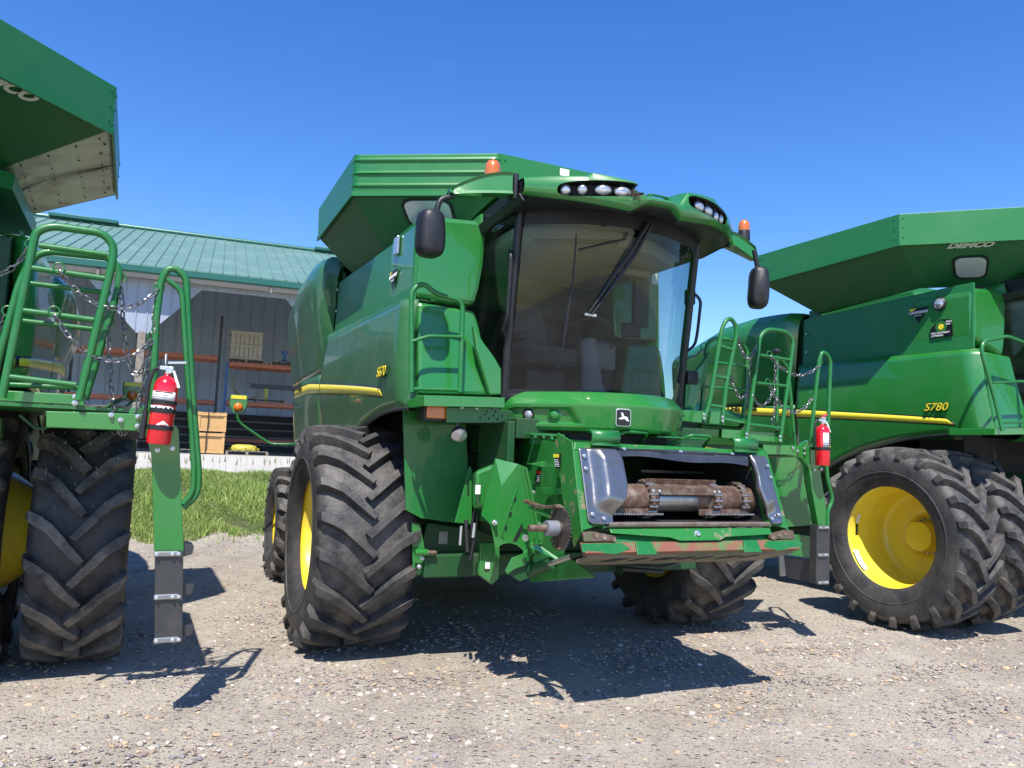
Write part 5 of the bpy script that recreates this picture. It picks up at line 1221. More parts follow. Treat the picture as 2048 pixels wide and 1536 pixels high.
# mud guard and front wall panels behind the left front wheel
mb = MB(); mb.prism([(-1.589,-0.950,2.014), (-1.064,-0.950,2.004), (-0.970,-0.950,1.114), (-1.397,-0.950,1.170), (-1.524,-0.950,1.232)], (0, .015, 0)); mb.build('mud_guard', GFRAME, CA)
mb = MB(); mb.box((-1.50, -1.32, 1.93), (-.62, -1.0, 2.04)); mb.box((-.92, -1.5, 1.15), (-.86, -.9, 1.95)); mb.build('platform_support', GDEEP, CA, bevel=.008)
mb = MB(); mb.box((-.60, -1.20, 1.15), (.60, -.9, 1.80)); mb.build('feeder_mount', GDEEP, CA, bevel=.01)
mb = MB(); mb.box((-.85, -1.5, 1.82), (.95, -.3, 1.98)); mb.box((-.80, -1.5, 1.2), (.9, -1.0, 1.5)); mb.build('cab_underframe', GDEEP, CA, bevel=.01)
# brackets seen under the nose
mb = MB(); mb.box((-.80, -1.66, 1.845), (-.52, -1.54, 1.865)); mb.box((-.76, -1.60, 1.78), (-.60, -1.55, 1.845))
for k in range(4): mb.box((-.78 + k * .07, -1.665, 1.825), (-.755 + k * .07, -1.655, 1.846))
mb.build('step_bracket', GFRAME, CA, bevel=.004)
mb = MB(); mb.tube([(-0.868,-1.400,1.280), (-0.899,-1.400,1.806), (-0.888,-1.400,1.942)], .012, 8); mb.tube([(-1.077,-1.300,0.961), (-1.103,-1.300,1.149), (-1.083,-1.300,1.263)], .014, 8); mb.tube([(-1.130,-1.300,0.943), (-1.134,-1.250,1.182)], .016, 8); mb.tube([(-1.127,-1.350,0.893), (-1.088,-1.350,1.117), (-1.081,-1.350,1.229)], .011, 8)
mb.build('hydraulic_hoses', RUBR, CA)
MB().tube([(-1.174,-1.250,0.993), (-1.169,-1.250,1.137)], .012, 8).build('hose_coupling', BOLT, CA); MB().tube([(-1.114,-1.360,1.062), (-1.103,-1.360,1.170)], .014, 8).build('hose_coupling', BOLT, CA)
# lower left: tie bracket by the wheel, tow hook, axle tube
mb = MB(); mb.prism([(-1.454,-0.900,1.131), (-1.387,-0.900,1.119), (-1.335,-0.900,0.922), (-1.307,-0.900,0.866), (-1.327,-0.900,0.757), (-1.374,-0.900,0.712), (-1.426,-0.900,0.760)], (0, .02, 0)); hk = mb.build('wheel_side_bracket', GREEN, CA, bevel=.005)
mb = MB(); mb.tube([(-1.443,-0.980,0.907), (-1.340,-0.980,0.905)], .026, 12); hk2 = mb.build('tie_tube', GREEN, hk); MB().tube([(-1.340,-0.980,0.905), (-1.269,-0.980,0.900)], .018, 12).build('tie_rod', RUST, hk)
mb = MB(); mb.bolt((-1.373,-0.950,0.859), (0, -1, 0), .018, .03); mb.bolt((-1.395,-0.950,0.793), (0, -1, 0), .018, .03); mb.build('bracket_bolts', BOLT, hk)
mb = MB(); mb.prism([(-1.287,-0.800,1.121), (-0.827,-0.800,1.058), (-0.641,-0.800,0.994), (-0.628,-0.800,0.682), (-1.379,-0.800,0.783)], (0, .1, 0)); mb.box((-1.35, -.95, .70), (1.3, -.78, .88)); mb.build('axle_beam', GDEEP, CA, bevel=.012)
decal('sticker', GALV, CA, (-1.192,-0.810,0.948), (1, 0, 0), (0, 0, 1), .075, .10)
mb = MB(); mb.prism([(-1.022,-1.300,1.013), (-0.862,-1.300,1.011), (-0.859,-1.300,0.736), (-0.912,-1.300,0.692), (-1.028,-1.300,0.771)], (0, .05, 0)); st_ = mb.build('stop_bracket', GREEN, CA, bevel=.008)
decal('warning_sticker', WHITE, st_, (-0.982,-1.305,0.816), (1, 0, 0), (0, 0, 1), .038, .05); decal('warning_sticker', BLKD, st_, (-0.986,-1.305,0.805), (1, 0, 0), (0, 0, 1), .038, .02)
mb = MB(); mb.tube([(-0.490,-1.600,0.858), (-0.005,-1.600,0.981)], .035, 10); mb.tube([(-0.531,-1.900,0.921), (-0.020,-1.900,1.019)], .02, 8); mb.tube([(0.433,-1.000,0.725), (0.402,-1.200,0.840), (0.566,-1.400,0.926)], .04, 10); mb.build('lower_linkage', GDEEP, CA)
mb = MB(); mb.tube([(-.3, -1.9, .93), (.3, -1.85, .88), (.75, -1.7, .95)], .012, 6, bend=.1); mb.tube([(-.2, -2.0, .90), (.2, -1.95, .86)], .018, 8); mb.build('return_line', RUBR, CA)
# warning labels on the feeder house
def wlabel(par, o, yd, w_, h_, top, rows_):
    o = V(o); a = decal('warning_label', BLKD, par, o, (0, -1, 0), yd, w_, h_)
    y = V(yd).normalized(); decal('label_band', top, par, o + y * h_ * .76 + V((-.004, 0, 0)), (0, -1, 0), yd, w_, h_ * .24)
    for k in range(rows_): decal('label_line', WHITE, par, o + y * h_ * (.12 + .58 * k / rows_) + V((-.005, -.012, 0)), (0, -1, 0), yd, w_ * .72, .004)
wlabel(FH, V((-0.842,-2.144,1.617)) + V((-.004, 0, 0)), (0, .36, 1), .075, .10, YSTR, 5)
wlabel(FH, V((-0.725,-1.620,1.495)), (0, 0, 1), .06, .09, REDD, 4)
# ================================================================ middle combine: left platform ledge, step frame, lamps
mb = MB(); mb.prism([(-1.655,-1.300,2.072), (-1.604,-1.520,2.101), (-0.957,-1.500,2.126), (-0.954,-1.500,2.050), (-1.600,-1.520,2.022), (-1.652,-1.300,2.016)], (0, .05, 0)); mb.prism([V((-1.604,-1.520,2.101)), V((-0.957,-1.500,2.126)), (-.90, -1.05, 2.12), (-1.62, -1.05, 2.12)], (0, 0, -.02)); pf = mb.build('side_ledge', GREEN, CA, bevel=.006)
mb = MB(); y = -1.32
P_ = [(-1.647,-1.340,2.127), (-1.675,-1.300,2.903), (-1.587,-1.300,2.972), (-1.479,-1.300,2.896), (-1.290,-1.300,2.872), (-1.259,-1.300,2.829), (-1.263,-1.340,2.153)]
mb.tube(P_, .020, 10, bend=.06); mb.tube([(-1.663,-1.330,2.508), (-1.529,-1.330,2.563), (-1.272,-1.330,2.581)], .014, 8, bend=.03); mb.tube([(-1.648,-1.340,2.153), (-1.264,-1.340,2.172)], .014, 8)
mb.build('step_frame', GFRAME, CA)
# indicator
c_ = (-1.532,-1.340,1.943)
mb = MB(); mb.box((c_[0] - .02, -1.36, c_[2] - .02), (c_[0] + .19, -1.30, c_[2] + .115)); ind = mb.build('indicator_lamp', BLK, CA, bevel=.008)
MB().box((c_[0], -1.375, c_[2] + 0), (c_[0] + .17, -1.361, c_[2] + .10)).build('lens', ORANGE, ind, bevel=.006)
# perforated plate
p0_ = V((-1.383,-1.400,1.916)); p1_ = V((-0.905,-1.400,1.941)); z1_ = V((-1.388,-1.400,2.028)).z
mb = MB(); mb.prism([p0_, p1_, V((-0.952,-1.400,2.054)), V((-1.388,-1.400,2.028))], (0, .006, 0)); pp = mb.build('perforated_plate', GFRAME, CA)
mb = MB()
for u, v_, s in ((940,834,.010),(948,829,.010),(955,835,.010),(960,828,.010),(967,834,.010),(972,830,.010),(952,841,.010),(978,826,.010),(981,834,.010),(963,840,.010),(976,841,.010)): pass
ct = [(.30, .035), (.34, .06), (.38, .03), (.42, .055), (.46, .025), (.5, .05), (.36, .085), (.44, .085), (.52, .08), (.40, .105), (.48, .11)]
for a_, b_ in ct:
    c = p0_ + (p1_ - p0_).normalized() * a_ * .9 + V((0, -.002, b_)); s = .011
    pts = []
    for k in range(8):
        an = k * math.pi / 4; rr_ = s if k % 2 == 0 else s * .35; pts.append(c + V((rr_ * math.cos(an), 0, rr_ * 1.2 * math.sin(an))))
    mb.prism(pts, (0, -.002, 0))
mb.build('plate_perforations', BLKM, pp)
mb = MB(); mb.bolt(p0_ + V((.12, 0, .12)), (0, -1, 0), .012, .01); mb.bolt(p0_ + V((.24, 0, .12)), (0, -1, 0), .012, .01); mb.build('plate_bolts', BOLT, pp)
mb = MB(); c = V((-1.271,-1.380,1.828)); nrm = V((-.2, -.75, -.65)).normalized(); mb.lathe([(.03, -.07), (.055, -.04), (.064, 0), (.060, .008)], c, nrm, 24); mb.cyl(c + V((0, .05, .0)), c + V((0, .05, .09)), .012, 8); lp = mb.build('work_lamp', DKGREY, CA)
lens = MB().lathe([(.059, .009), (.04, .018), (0, .022)], c, nrm, 24, cap=False).build('lens', LENS, lp)
# cab corner fairings beside the side glass
for sg in (-1, 1):
    f = lambda u: (sg * -u[0] if sg > 0 else u[0], u[1], u[2])
    P = [(-1.157,-1.280,2.693), (-1.058,-1.280,2.564), (-0.959,-1.280,2.454), (-0.899,-1.280,2.368), (-0.891,-1.280,2.162), (-0.989,-1.280,2.155), (-1.038,-1.280,2.289), (-1.119,-1.280,2.499)]
    MB().prism([f(p) for p in P], (0, .05, 0)).build('corner_fairing', GREEN, CA, bevel=.012)
# tank window, lamps and markings on the middle combine
def quadpts(a, b, c, d, s, t): return lerp(lerp(a, b, s), lerp(d, c, s), t)
e_, f_, g_, h_ = V(MA[1]), V(MA[2]), V(LA[2]), V(LA[1])
def rrect(s0, s1, t0, t1, off, nrm, q=.25):
    out = []
    for cs, ct, a0 in ((1 - q, 1 - q, 0), (q, 1 - q, 90), (q, q, 180), (1 - q, q, 270)):
        for k in range(5):
            a = R_(a0 + 22.5 * k); s = cs + q * math.cos(a); t = ct + q * math.sin(a)
            out.append(quadpts(e_, f_, g_, h_, s0 + (s1 - s0) * s, t0 + (t1 - t0) * t) + nrm * off)
    return out
nn = (f_ - e_).cross(h_ - e_).normalized(); nn = nn if nn.y < 0 else -nn
MB().prism(rrect(.30, .66, .10, .52, .006, nn), nn * .012).build('window_seal', BLKM, CA)
MB().prism(rrect(.32, .64, .13, .49, .018, nn), nn * .004).build('tank_window', MIRRORG, CA)
e_, f_, g_, h_ = [V(q) for q in (MB_[1], MB_[2], LB[2], LB[1])]
nb = (f_ - e_).cross(h_ - e_).normalized(); nb = nb if nb.y < 0 else -nb
MB().prism(rrect(.34, .62, .34, .80, .006, nb), nb * .012).build('window_seal', BLKM, CB)
MB().prism(rrect(.36, .60, .37, .77, .018, nb), nb * .004).build('tank_window', MIRRORG, CB)
xd = (f_ - e_).normalized(); yd = (e_ - h_).normalized()
text('maker_lettering', 'DEMCO', .10, SILV, CB, lerp(e_, f_, .30) + (h_ - e_).normalized() * .13 + nb * .016, xd, yd, shear=.35, bold=.006, sx=1.25)
# same lettering on the left combine (its right hand corner)
e_, f_, g_, h_ = V(mx((-1.10, -1.10, 4.24))), V(mx((-2.15, 0, 4.24))), V(mx(LB[1])), V(mx(LB[2]))
nl = (f_ - e_).cross(h_ - e_).normalized(); nl = nl if nl.y < 0 else -nl
xd = (f_ - e_).normalized(); yd = (e_ - h_).normalized()
text('maker_lettering', 'DEMCO', .13, SILV, CL, lerp(e_, f_, .16) + (h_ - e_).normalized() * .12 + nl * .016, xd, yd, shear=.35, bold=.006, sx=1.25)
# model number, maker name
def model(c, s, y, z, size, spacing=1.0):
    text('model_number', s, size, BLKD, c, (-1.728, y, z), (0, -1, 0), (0, 0, 1), shear=.3, bold=.006, ext=.002, sx=1.15)
    text('model_number', s, size, YSTR, c, (-1.732, y, z), (0, -1, 0), (0, 0, 1), shear=.3, bold=.0008, ext=.002, sx=1.15)
q = (-1.730,-0.617,2.286); model(CA, 'S670', q[1], q[2], .115); q = (-1.720,0.069,2.371); model(CB, 'S780', q[1], q[2], .125)
for c, y in ((CA, 3.85), (CB, 3.35)): text('maker_name', 'JOHN DEERE', .11, BLKD, c, (-1.712, y, 2.425 if c is CA else 2.475), (0, -1, 0), (0, 0, 1), bold=.004)
def landmark(c, y, z, x, s=1.0):
    MB().prism([(x, y + .13 * s, z + .05 * s), (x, y - .13 * s, z + .05 * s), (x, y, z - .13 * s)], (-.003, 0, 0)).build('dealer_sticker', BLKD, c)
    MB().prism([(x - .004, y + .125 * s, z + .045 * s), (x - .004, y + .02 * s, z + .045 * s), (x - .004, y + .09 * s, z + .01 * s)], (-.002, 0, 0)).build('sticker_corner', YSTR, c)
    text('dealer_name', 'LANDMARK', .045 * s, WHITE, c, (x - .006, y + .12 * s, z - .02 * s), (0, -1, 0), (0, 0, 1), shear=.2, bold=.001)
    text('dealer_name', 'IMPLEMENT', .018 * s, WHITE, c, (x - .006, y + .055 * s, z - .05 * s), (0, -1, 0), (0, 0, 1))
q = (-1.575,0.230,3.559); landmark(CB, q[1], q[2], -1.583, 1.0)
q = (-1.575,-0.440,3.193); landmark(CA, q[1], q[2], -1.583, .95)
# anniversary sticker
q = V((-1.580,-0.053,3.324)); mb = MB()
mb.prism([(-1.583, q.y + .13, q.z - .10), (-1.583, q.y + .14, q.z + .0), (-1.583, q.y + .02, q.z + .11), (-1.583, q.y - .13, q.z + .09), (-1.583, q.y - .14, q.z - .10)], (-.003, 0, 0)); mb.build('anniversary_sticker', BLKD, CB)
MB().lathe([(.07, 0), (.07, .003), (.042, .003), (.042, 0)], (-1.587, q.y - .0, q.z + .02), (-1, 0, 0), 24, cap=False).build('sticker_ring', GREEN, CB)
MB().lathe([(.035, 0), (.035, .003), (0, .003)], (-1.587, q.y, q.z + .02), (-1, 0, 0), 18).build('sticker_dot', YSTR, CB)
text('sticker_text', 'SINCE', .028, WHITE, CB, (-1.59, q.y - .06, q.z + .06), (0, -1, 0), (0, 0, 1)); text('sticker_text', '1947', .028, WHITE, CB, (-1.59, q.y - .06, q.z + .03), (0, -1, 0), (0, 0, 1))
text('sticker_text', 'SELF-PROPELLED', .03, WHITE, CB, (-1.59, q.y + .12, q.z - .06), (0, -1, 0), (0, 0, 1)); text('sticker_text', 'COMBINES', .03, WHITE, CB, (-1.59, q.y + .12, q.z - .09), (0, -1, 0), (0, 0, 1))
q = V((-1.580,-0.039,3.612)); MB().lathe([(.08, 0), (.075, .02), (.06, .03)], q, (-1, 0, 0), 24).build('side_light', BLK, CB); MB().lathe([(.06, .03), (.04, .042), (0, .048)], q, (-1, 0, 0), 24, cap=False).build('lens', LENS, CB)
q = V((-1.580,-0.504,3.442)); MB().box((-1.60, q.y - .06, q.z - .08), (-1.578, q.y + .06, q.z + .08)).build('side_light', LENS, CA, bevel=.008)
# shoulder window and decals on the far side of the middle cab
mb = MB(); q = (0.958,-0.315,3.039); q2 = (1.143,-0.315,3.615); mb.box((q[0], -.325, q[2]), (q2[0], -.303, q2[2])); gr = mb.build('shoulder_grille', BLK, CA, bevel=.012)
q = (1.178,-0.305,3.501); decal('warning_sticker', WHITE, CA, q, (1, 0, 0), (0, 0, 1), .07, .12); decal('warning_sticker', ORD, CA, (q[0], q[1], q[2] + .122), (1, 0, 0), (0, 0, 1), .07, .02)
q = (0.825,-0.305,3.523); decal('warning_sticker', WHITE, CA, q, (1, 0, 0), (0, 0, 1), .05, .12)
decal('tank_sticker', WHITE, CA, (-.05, -.535, 4.35), (1, 0, 0), (0, 0, 1), .10, .07)
# ================================================================ railings, ladders, chains
def rail(c, name, path, r=.021, bend=.10, bars=(), br=.015, rings=(), m=GFRAME, label=None):
    mb = MB(); mb.tube(path, r, 10, bend=bend)
    for b in bars: mb.tube(b, br, 8)
    for q in rings: eye_ring(mb, q)
    return mb.build(name, m, c, label=label)
# ---- left combine
rail(CL, 'gate_rail', [(1.795,-1.750,1.911), (1.864,-1.750,2.696), (1.882,-1.750,2.903), (1.963,-1.750,2.946), (2.227,-1.750,2.947), (2.294,-1.750,2.883), (2.294,-1.750,2.773), (2.181,-1.750,1.922)], .024, .12,
     [((1.904,-1.750,2.819), (2.264,-1.750,2.816)), ((1.880,-1.750,2.680), (2.261,-1.750,2.669)), ((1.856,-1.750,2.424), (2.222,-1.750,2.409)), ((1.790,-1.750,2.035), (2.159,-1.750,2.010))], .018, [(2.018,-1.770,2.696), (2.013,-1.770,2.434)])
rail(CL, 'platform_rail', [(1.703,-1.550,1.930), (1.802,-1.550,2.635), (1.877,-1.550,2.832), (2.270,-1.550,2.844), (2.333,-1.550,2.772), (2.331,-1.550,2.642), (2.202,-1.550,1.933)], .022, .10,
     [((1.842,-1.550,2.622), (2.293,-1.550,2.618)), ((1.801,-1.550,2.390), (2.256,-1.550,2.377)), ((1.757,-1.550,1.999), (2.191,-1.550,2.007))], .016, [(2.342,-1.550,2.725), (2.293,-1.550,2.436), (1.840,-1.550,2.864), (1.756,-1.550,2.440)])
HR = [(2.585,-1.700,1.857), (2.561,-1.700,2.454), (2.571,-1.700,2.711), (2.603,-1.700,2.787), (2.652,-1.700,2.797), (2.718,-1.700,2.744), (2.731,-1.700,2.603), (2.801,-1.700,2.029), (2.876,-1.700,1.508), (2.880,-1.700,1.366), (2.801,-1.700,1.284)]
mb = MB(); mb.tube(HR, .022, 10, bend=.06); mb.tube([(2.604,-1.720,2.718), (2.697,-1.720,2.653), (2.729,-1.720,2.406), (2.787,-1.720,1.963), (2.847,-1.720,1.523), (2.851,-1.720,1.382), (2.798,-1.720,1.310)], .017, 8, bend=.05)
eye_ring(mb, (2.563,-1.700,2.662)); eye_ring(mb, (2.551,-1.700,2.351)); eye_ring(mb, (2.552,-1.700,2.301)); mb.build('ladder_handrail', GFRAME, CL)
mb = MB()
out = [(2.015,-1.720,1.848), (2.382,-1.720,1.857), (2.570,-1.720,1.859), (2.685,-1.720,1.837), (2.741,-1.720,1.777), (2.776,-1.720,1.459), (2.825,-1.720,1.016), (2.654,-1.720,1.020), (2.614,-1.720,1.456), (2.593,-1.720,1.625), (2.564,-1.720,1.713), (2.500,-1.720,1.753), (2.023,-1.720,1.751)]
mb.prism(out, (0, .07, 0)); ld = mb.build('ladder_arm', GREEN, CL, bevel=.006)
a, b, c, d = (2.659,-1.745,1.023), (2.820,-1.745,1.020), (2.853,-1.745,0.469), (2.696,-1.745,0.480)
lp = MB().prism([a, b, c, d], (0, .09, 0)).build('ladder_plate', DKGREY, ld, bevel=.004)
for v0, w0 in (((313,1107),(355,1107)), ((314,1193),(356,1193)), ((314,1280),(356,1280))): pass
for za in ((2.727,-1.750,1.007), (2.746,-1.750,0.747), (2.764,-1.750,0.488)):
    q = MB().box((za[0] - .075, -1.762, za[2] - .015), (za[0] + .065, -1.746, za[2] + .018)).build('step_clip', GALV, lp, bevel=.006)
    mb = MB(); [mb.bolt((za[0] + o, -1.763, za[2]), (0, -1, 0), .013, .012) for o in (-.06, .03, .065)]; mb.build('clip_bolts', BOLT, lp)
for zz in ((2.844,-1.720,1.025), (2.862,-1.720,0.779), (2.879,-1.720,0.528)):
    MB().prism([(zz[0] - .04, -1.70, zz[2] - .05), (zz[0] + .03, -1.70, zz[2] - .03), (zz[0] + .04, -1.70, zz[2] + .02), (zz[0] - .04, -1.70, zz[2] + .04)], (0, .22, 0)).build('ladder_step', DKGREY, ld, bevel=.005)
mb = MB()
for q in ((2.356,-1.730,1.843), (2.410,-1.730,1.816), (2.504,-1.730,1.842), (2.506,-1.730,1.784), (2.628,-1.730,1.641), (2.712,-1.730,1.654)): mb.bolt(q, (0, -1, 0), .016, .014)
mb.build('arm_bolts', BOLT, ld)
MB().prism([(2.452,-1.660,1.869), (2.461,-1.660,1.898), (2.517,-1.660,1.901), (2.564,-1.660,1.951), (2.587,-1.660,1.843), (2.453,-1.660,1.851)], (0, .04, 0)).build('arm_gusset', GREEN, ld, bevel=.004)
mb = MB(); mb.prism([(1.688,-1.600,1.961), (2.149,-1.600,1.961), (2.154,-1.600,1.894), (1.693,-1.600,1.897)], (0, .06, 0)); mb.prism([(2.150,-1.620,1.963), (2.203,-1.620,1.963), (2.203,-1.620,1.890), (2.155,-1.620,1.890)], (0, .07, 0)); pl = mb.build('platform_edge', GREEN, CL, bevel=.006)
mb = MB(); [mb.bolt(q, (0, -1, 0), .018, .014) for q in ((2.154,-1.630,1.947), (2.154,-1.630,1.908))]; mb.build('edge_bolts', BOLT, pl)
# grating of the platform
mb = MB()
gx0, gx1, gy0, gy1, gz = .55, 2.50, -1.55, .4, (2.020,-1.600,1.919)[2] - .03
for k in range(26): mb.box((gx0 + k * (gx1 - gx0) / 25 - .036, gy0, gz - .02), (gx0 + k * (gx1 - gx0) / 25 + .034, gy1, gz))
for k in range(16): mb.box((gx0, gy0 + k * (gy1 - gy0) / 15 - .050, gz - .018), (gx1, gy0 + k * (gy1 - gy0) / 15 + .046, gz + .001))
mb.build('platform_grating', GFRAME, CL)
mb = MB(); mb.box((.8, -.9, gz - .22), (1.7, -.8, gz - .08)); mb.tube([(1.851,-1.400,1.824), (1.951,-1.400,1.736), (2.042,-1.400,1.772)], .012, 6, bend=.05); mb.tube([(2.287,-1.500,1.877), (2.421,-1.500,1.965)], .014, 6); mb.build('platform_underframe', GDEEP, CL, bevel=.01)
chain(CL, (2.021,-1.790,2.680), (2.564,-1.720,2.643), .17); chain(CL, (2.016,-1.790,2.416), (2.553,-1.720,2.324), .20)
chain(CL, (2.341,-1.570,2.698), (2.553,-1.660,2.299), .36); chain(CL, (2.293,-1.570,2.410), (2.550,-1.700,2.294), .62)
chain(CL, (2.549,-1.700,2.612), (2.550,-1.710,2.363), .0); chain(CL, (1.495,-1.300,2.830), (1.837,-1.550,2.842), .16); chain(CL, (1.544,-1.300,2.241), (1.753,-1.550,2.415), .1)
# ---- middle combine, ladder swung to the right of the picture
yl = -1.2
mb = MB()
mb.prism([(1.858,-1.200,1.886), (2.257,-1.200,1.887), (2.464,-1.200,1.886), (2.556,-1.200,1.831), (2.609,-1.200,1.564), (2.703,-1.200,1.118), (2.565,-1.200,1.118), (2.485,-1.200,1.440), (2.439,-1.200,1.681), (2.348,-1.200,1.770), (2.194,-1.200,1.794), (1.871,-1.200,1.787)], (0, .07, 0)); ldA = mb.build('ladder_arm', GREEN, CA, bevel=.006)
lpA = MB().prism([(2.514,-1.230,1.131), (2.684,-1.230,1.121), (2.678,-1.230,0.556), (2.503,-1.230,0.572)], (0, .09, 0)).build('ladder_plate', DKGREY, ldA, bevel=.004)
for za in ((2.593,-1.235,1.107), (2.587,-1.235,0.845), (2.588,-1.235,0.584)):
    MB().box((za[0] - .075, -1.246, za[2] - .015), (za[0] + .06, -1.236, za[2] + .018)).build('step_clip', GALV, lpA, bevel=.004)
    mb = MB(); [mb.bolt((za[0] + o, -1.247, za[2]), (0, -1, 0), .012, .01) for o in (-.05, .015, .045)]; mb.build('clip_bolts', BOLT, lpA)
mb = MB(); [mb.bolt(q, (0, -1, 0), .015, .012) for q in ((2.222,-1.210,1.862), (2.280,-1.210,1.835), (2.369,-1.210,1.863), (2.370,-1.210,1.814), (2.494,-1.210,1.659), (2.585,-1.210,1.671))]; mb.build('arm_bolts', BOLT, ldA)
MB().prism([(2.362,-1.160,1.881), (2.400,-1.160,1.917), (2.479,-1.160,1.950), (2.518,-1.160,1.961), (2.518,-1.160,1.853), (2.362,-1.160,1.847)], (0, .04, 0)).build('arm_gusset', GREEN, ldA)
mb = MB(); mb.tube([(2.457,-1.200,1.910), (2.476,-1.200,2.096), (2.567,-1.200,2.735), (2.606,-1.200,2.829), (2.667,-1.200,2.819), (2.721,-1.200,2.749), (2.695,-1.200,2.206), (2.662,-1.200,1.761), (2.682,-1.200,1.565), (2.756,-1.200,1.371), (2.683,-1.200,1.263), (2.683,-1.200,1.079)], .020, 10, bend=.06)
eye_ring(mb, (2.580,-1.200,2.731)); eye_ring(mb, (2.475,-1.200,2.401)); mb.build('ladder_handrail', GFRAME, CA)
rail(CA, 'gate_rail', [(1.608,-1.250,1.913), (1.730,-1.250,2.669), (1.764,-1.250,2.900), (1.855,-1.250,2.976), (2.086,-1.250,2.976), (2.182,-1.250,2.902), (2.151,-1.250,2.705), (2.020,-1.250,1.907)], .020, .09,
     [((1.766,-1.250,2.719), (2.139,-1.250,2.704)), ((1.733,-1.250,2.451), (2.090,-1.250,2.449)), ((1.630,-1.250,2.057), (2.019,-1.250,2.044))], .015, [(1.873,-1.260,2.737), (1.857,-1.260,2.469), (1.731,-1.260,2.857)])
rail(CA, 'rear_gate_rail', [(1.291,-1.000,2.181), (1.323,-1.000,2.657), (1.344,-1.000,2.812), (1.426,-1.000,2.878), (1.729,-1.000,2.883), (1.836,-1.000,2.800), (1.828,-1.000,2.505), (1.785,-1.000,2.026), (1.277,-1.000,2.030)], .020, .09,
     [((1.335,-1.000,2.649), (1.820,-1.000,2.636)), ((1.328,-1.000,2.406), (1.804,-1.000,2.401))], .014, [(1.303,-1.000,2.789), (1.280,-1.000,2.454), (1.862,-1.000,2.748)])
rail(CA, 'step_ladder', [(0.958,-1.450,2.037), (1.025,-1.450,2.237), (1.140,-1.450,2.867), (1.189,-1.450,2.962), (1.245,-1.450,2.982), (1.303,-1.450,2.929), (1.310,-1.450,2.839), (1.199,-1.450,2.381), (1.160,-1.450,2.025)], .020, .05,
     [((1.126,-1.450,2.722), (1.272,-1.450,2.700)), ((1.059,-1.450,2.450), (1.209,-1.450,2.439)), ((0.988,-1.450,2.191), (1.152,-1.450,2.183))], .016)
mb = MB(); mb.tube([(2.316,-0.900,1.943), (2.308,-0.900,2.803)], .018, 8); mb.tube([(2.321,-0.900,2.794), (2.455,-0.900,2.687), (2.555,-0.900,1.912)], .018, 8, bend=.05); mb.build('rail_post', GFRAME, CA)
MB().lathe([(.045, 0), (.05, .015), (.03, .035), (.012, .05)], (2.308,-0.900,2.823), n=14).build('knob', BLK, CA)
mb = MB(); mb.prism([(0.792,-1.350,2.139), (1.264,-1.350,2.149), (1.266,-1.350,2.032), (0.795,-1.350,2.043)], (0, .04, 0)); mb.prism([(1.353,-1.220,2.002), (2.085,-1.220,2.000), (2.086,-1.220,1.904), (1.354,-1.220,1.920)], (0, .05, 0)); mb.prism([(0.830,-1.300,2.152), (2.079,-1.200,2.038), (3.150,-0.300,1.979), (1.825,-0.300,2.343)], (0, 0, -.02)); dk = mb.build('platform', GREEN, CA, bevel=.005)
mb = MB(); [mb.bolt(q, (0, -1, 0), .014, .012) for q in ((0.938,-1.480,2.104), (0.939,-1.480,2.070), (1.139,-1.480,2.093), (1.140,-1.480,2.059), (1.587,-1.280,1.967), (1.587,-1.280,1.930), (1.990,-1.280,1.962), (1.991,-1.280,1.924))]; mb.build('platform_bolts', BOLT, dk)
mb = MB(); mb.box((1.0, -1.1, 1.72), (2.0, -.5, 1.86)); mb.box((1.0, -1.25, 1.45), (1.12, -.4, 1.95)); mb.build('platform_underframe', GDEEP, CA, bevel=.01)
# large guard behind the swung ladder
mb = MB(); mb.prism([(2.015,-0.850,1.757), (2.673,-0.850,1.779), (2.848,-0.850,1.093), (2.411,-0.850,1.069), (2.148,-0.850,1.341)], (0, .03, 0)); mb.build('ladder_guard', GREEN, CA)
mb = MB(); mb.prism([(2.363,-0.900,1.025), (2.763,-0.900,0.987), (2.859,-0.900,0.921), (2.859,-0.900,0.755), (2.365,-0.900,0.814)], (0, .02, 0)); gd = mb.build('lower_guard', GREEN, CA, bevel=.004)
MB().prism([(2.384,-0.880,0.792), (2.880,-0.880,0.742), (2.881,-0.880,0.501), (2.484,-0.880,0.578)], (0, .01, 0)).build('mud_flap', BLK, CA)
MB().prism([(2.304,-0.950,0.861), (2.362,-0.950,0.836), (2.396,-0.950,0.607), (2.325,-0.950,0.604)], (0, .02, 0)).build('flap_strap', GALV, CA)
chain(CA, (1.870,-1.270,2.717), (2.570,-1.210,2.695), .14); chain(CA, (1.854,-1.270,2.450), (2.465,-1.210,2.360), .20)
chain(CA, (1.359,-1.400,2.841), (1.710,-1.270,2.816), .17); chain(CA, (1.015,-1.100,2.645), (1.303,-1.000,2.766), .03); chain(CA, (0.931,-1.100,2.362), (1.281,-1.000,2.426), .10)
chain(CA, (1.862,-1.000,2.724), (1.838,-1.000,2.213), .0); chain(CA, (2.276,-0.920,2.717), (2.259,-0.920,2.442), .0); chain(CA, (1.381,-1.300,2.487), (1.783,-1.100,2.456), .17); chain(CA, (1.665,-1.260,2.334), (2.177,-1.000,2.441), .13); chain(CA, (2.280,-0.920,2.353), (2.230,-0.920,2.089), .0)
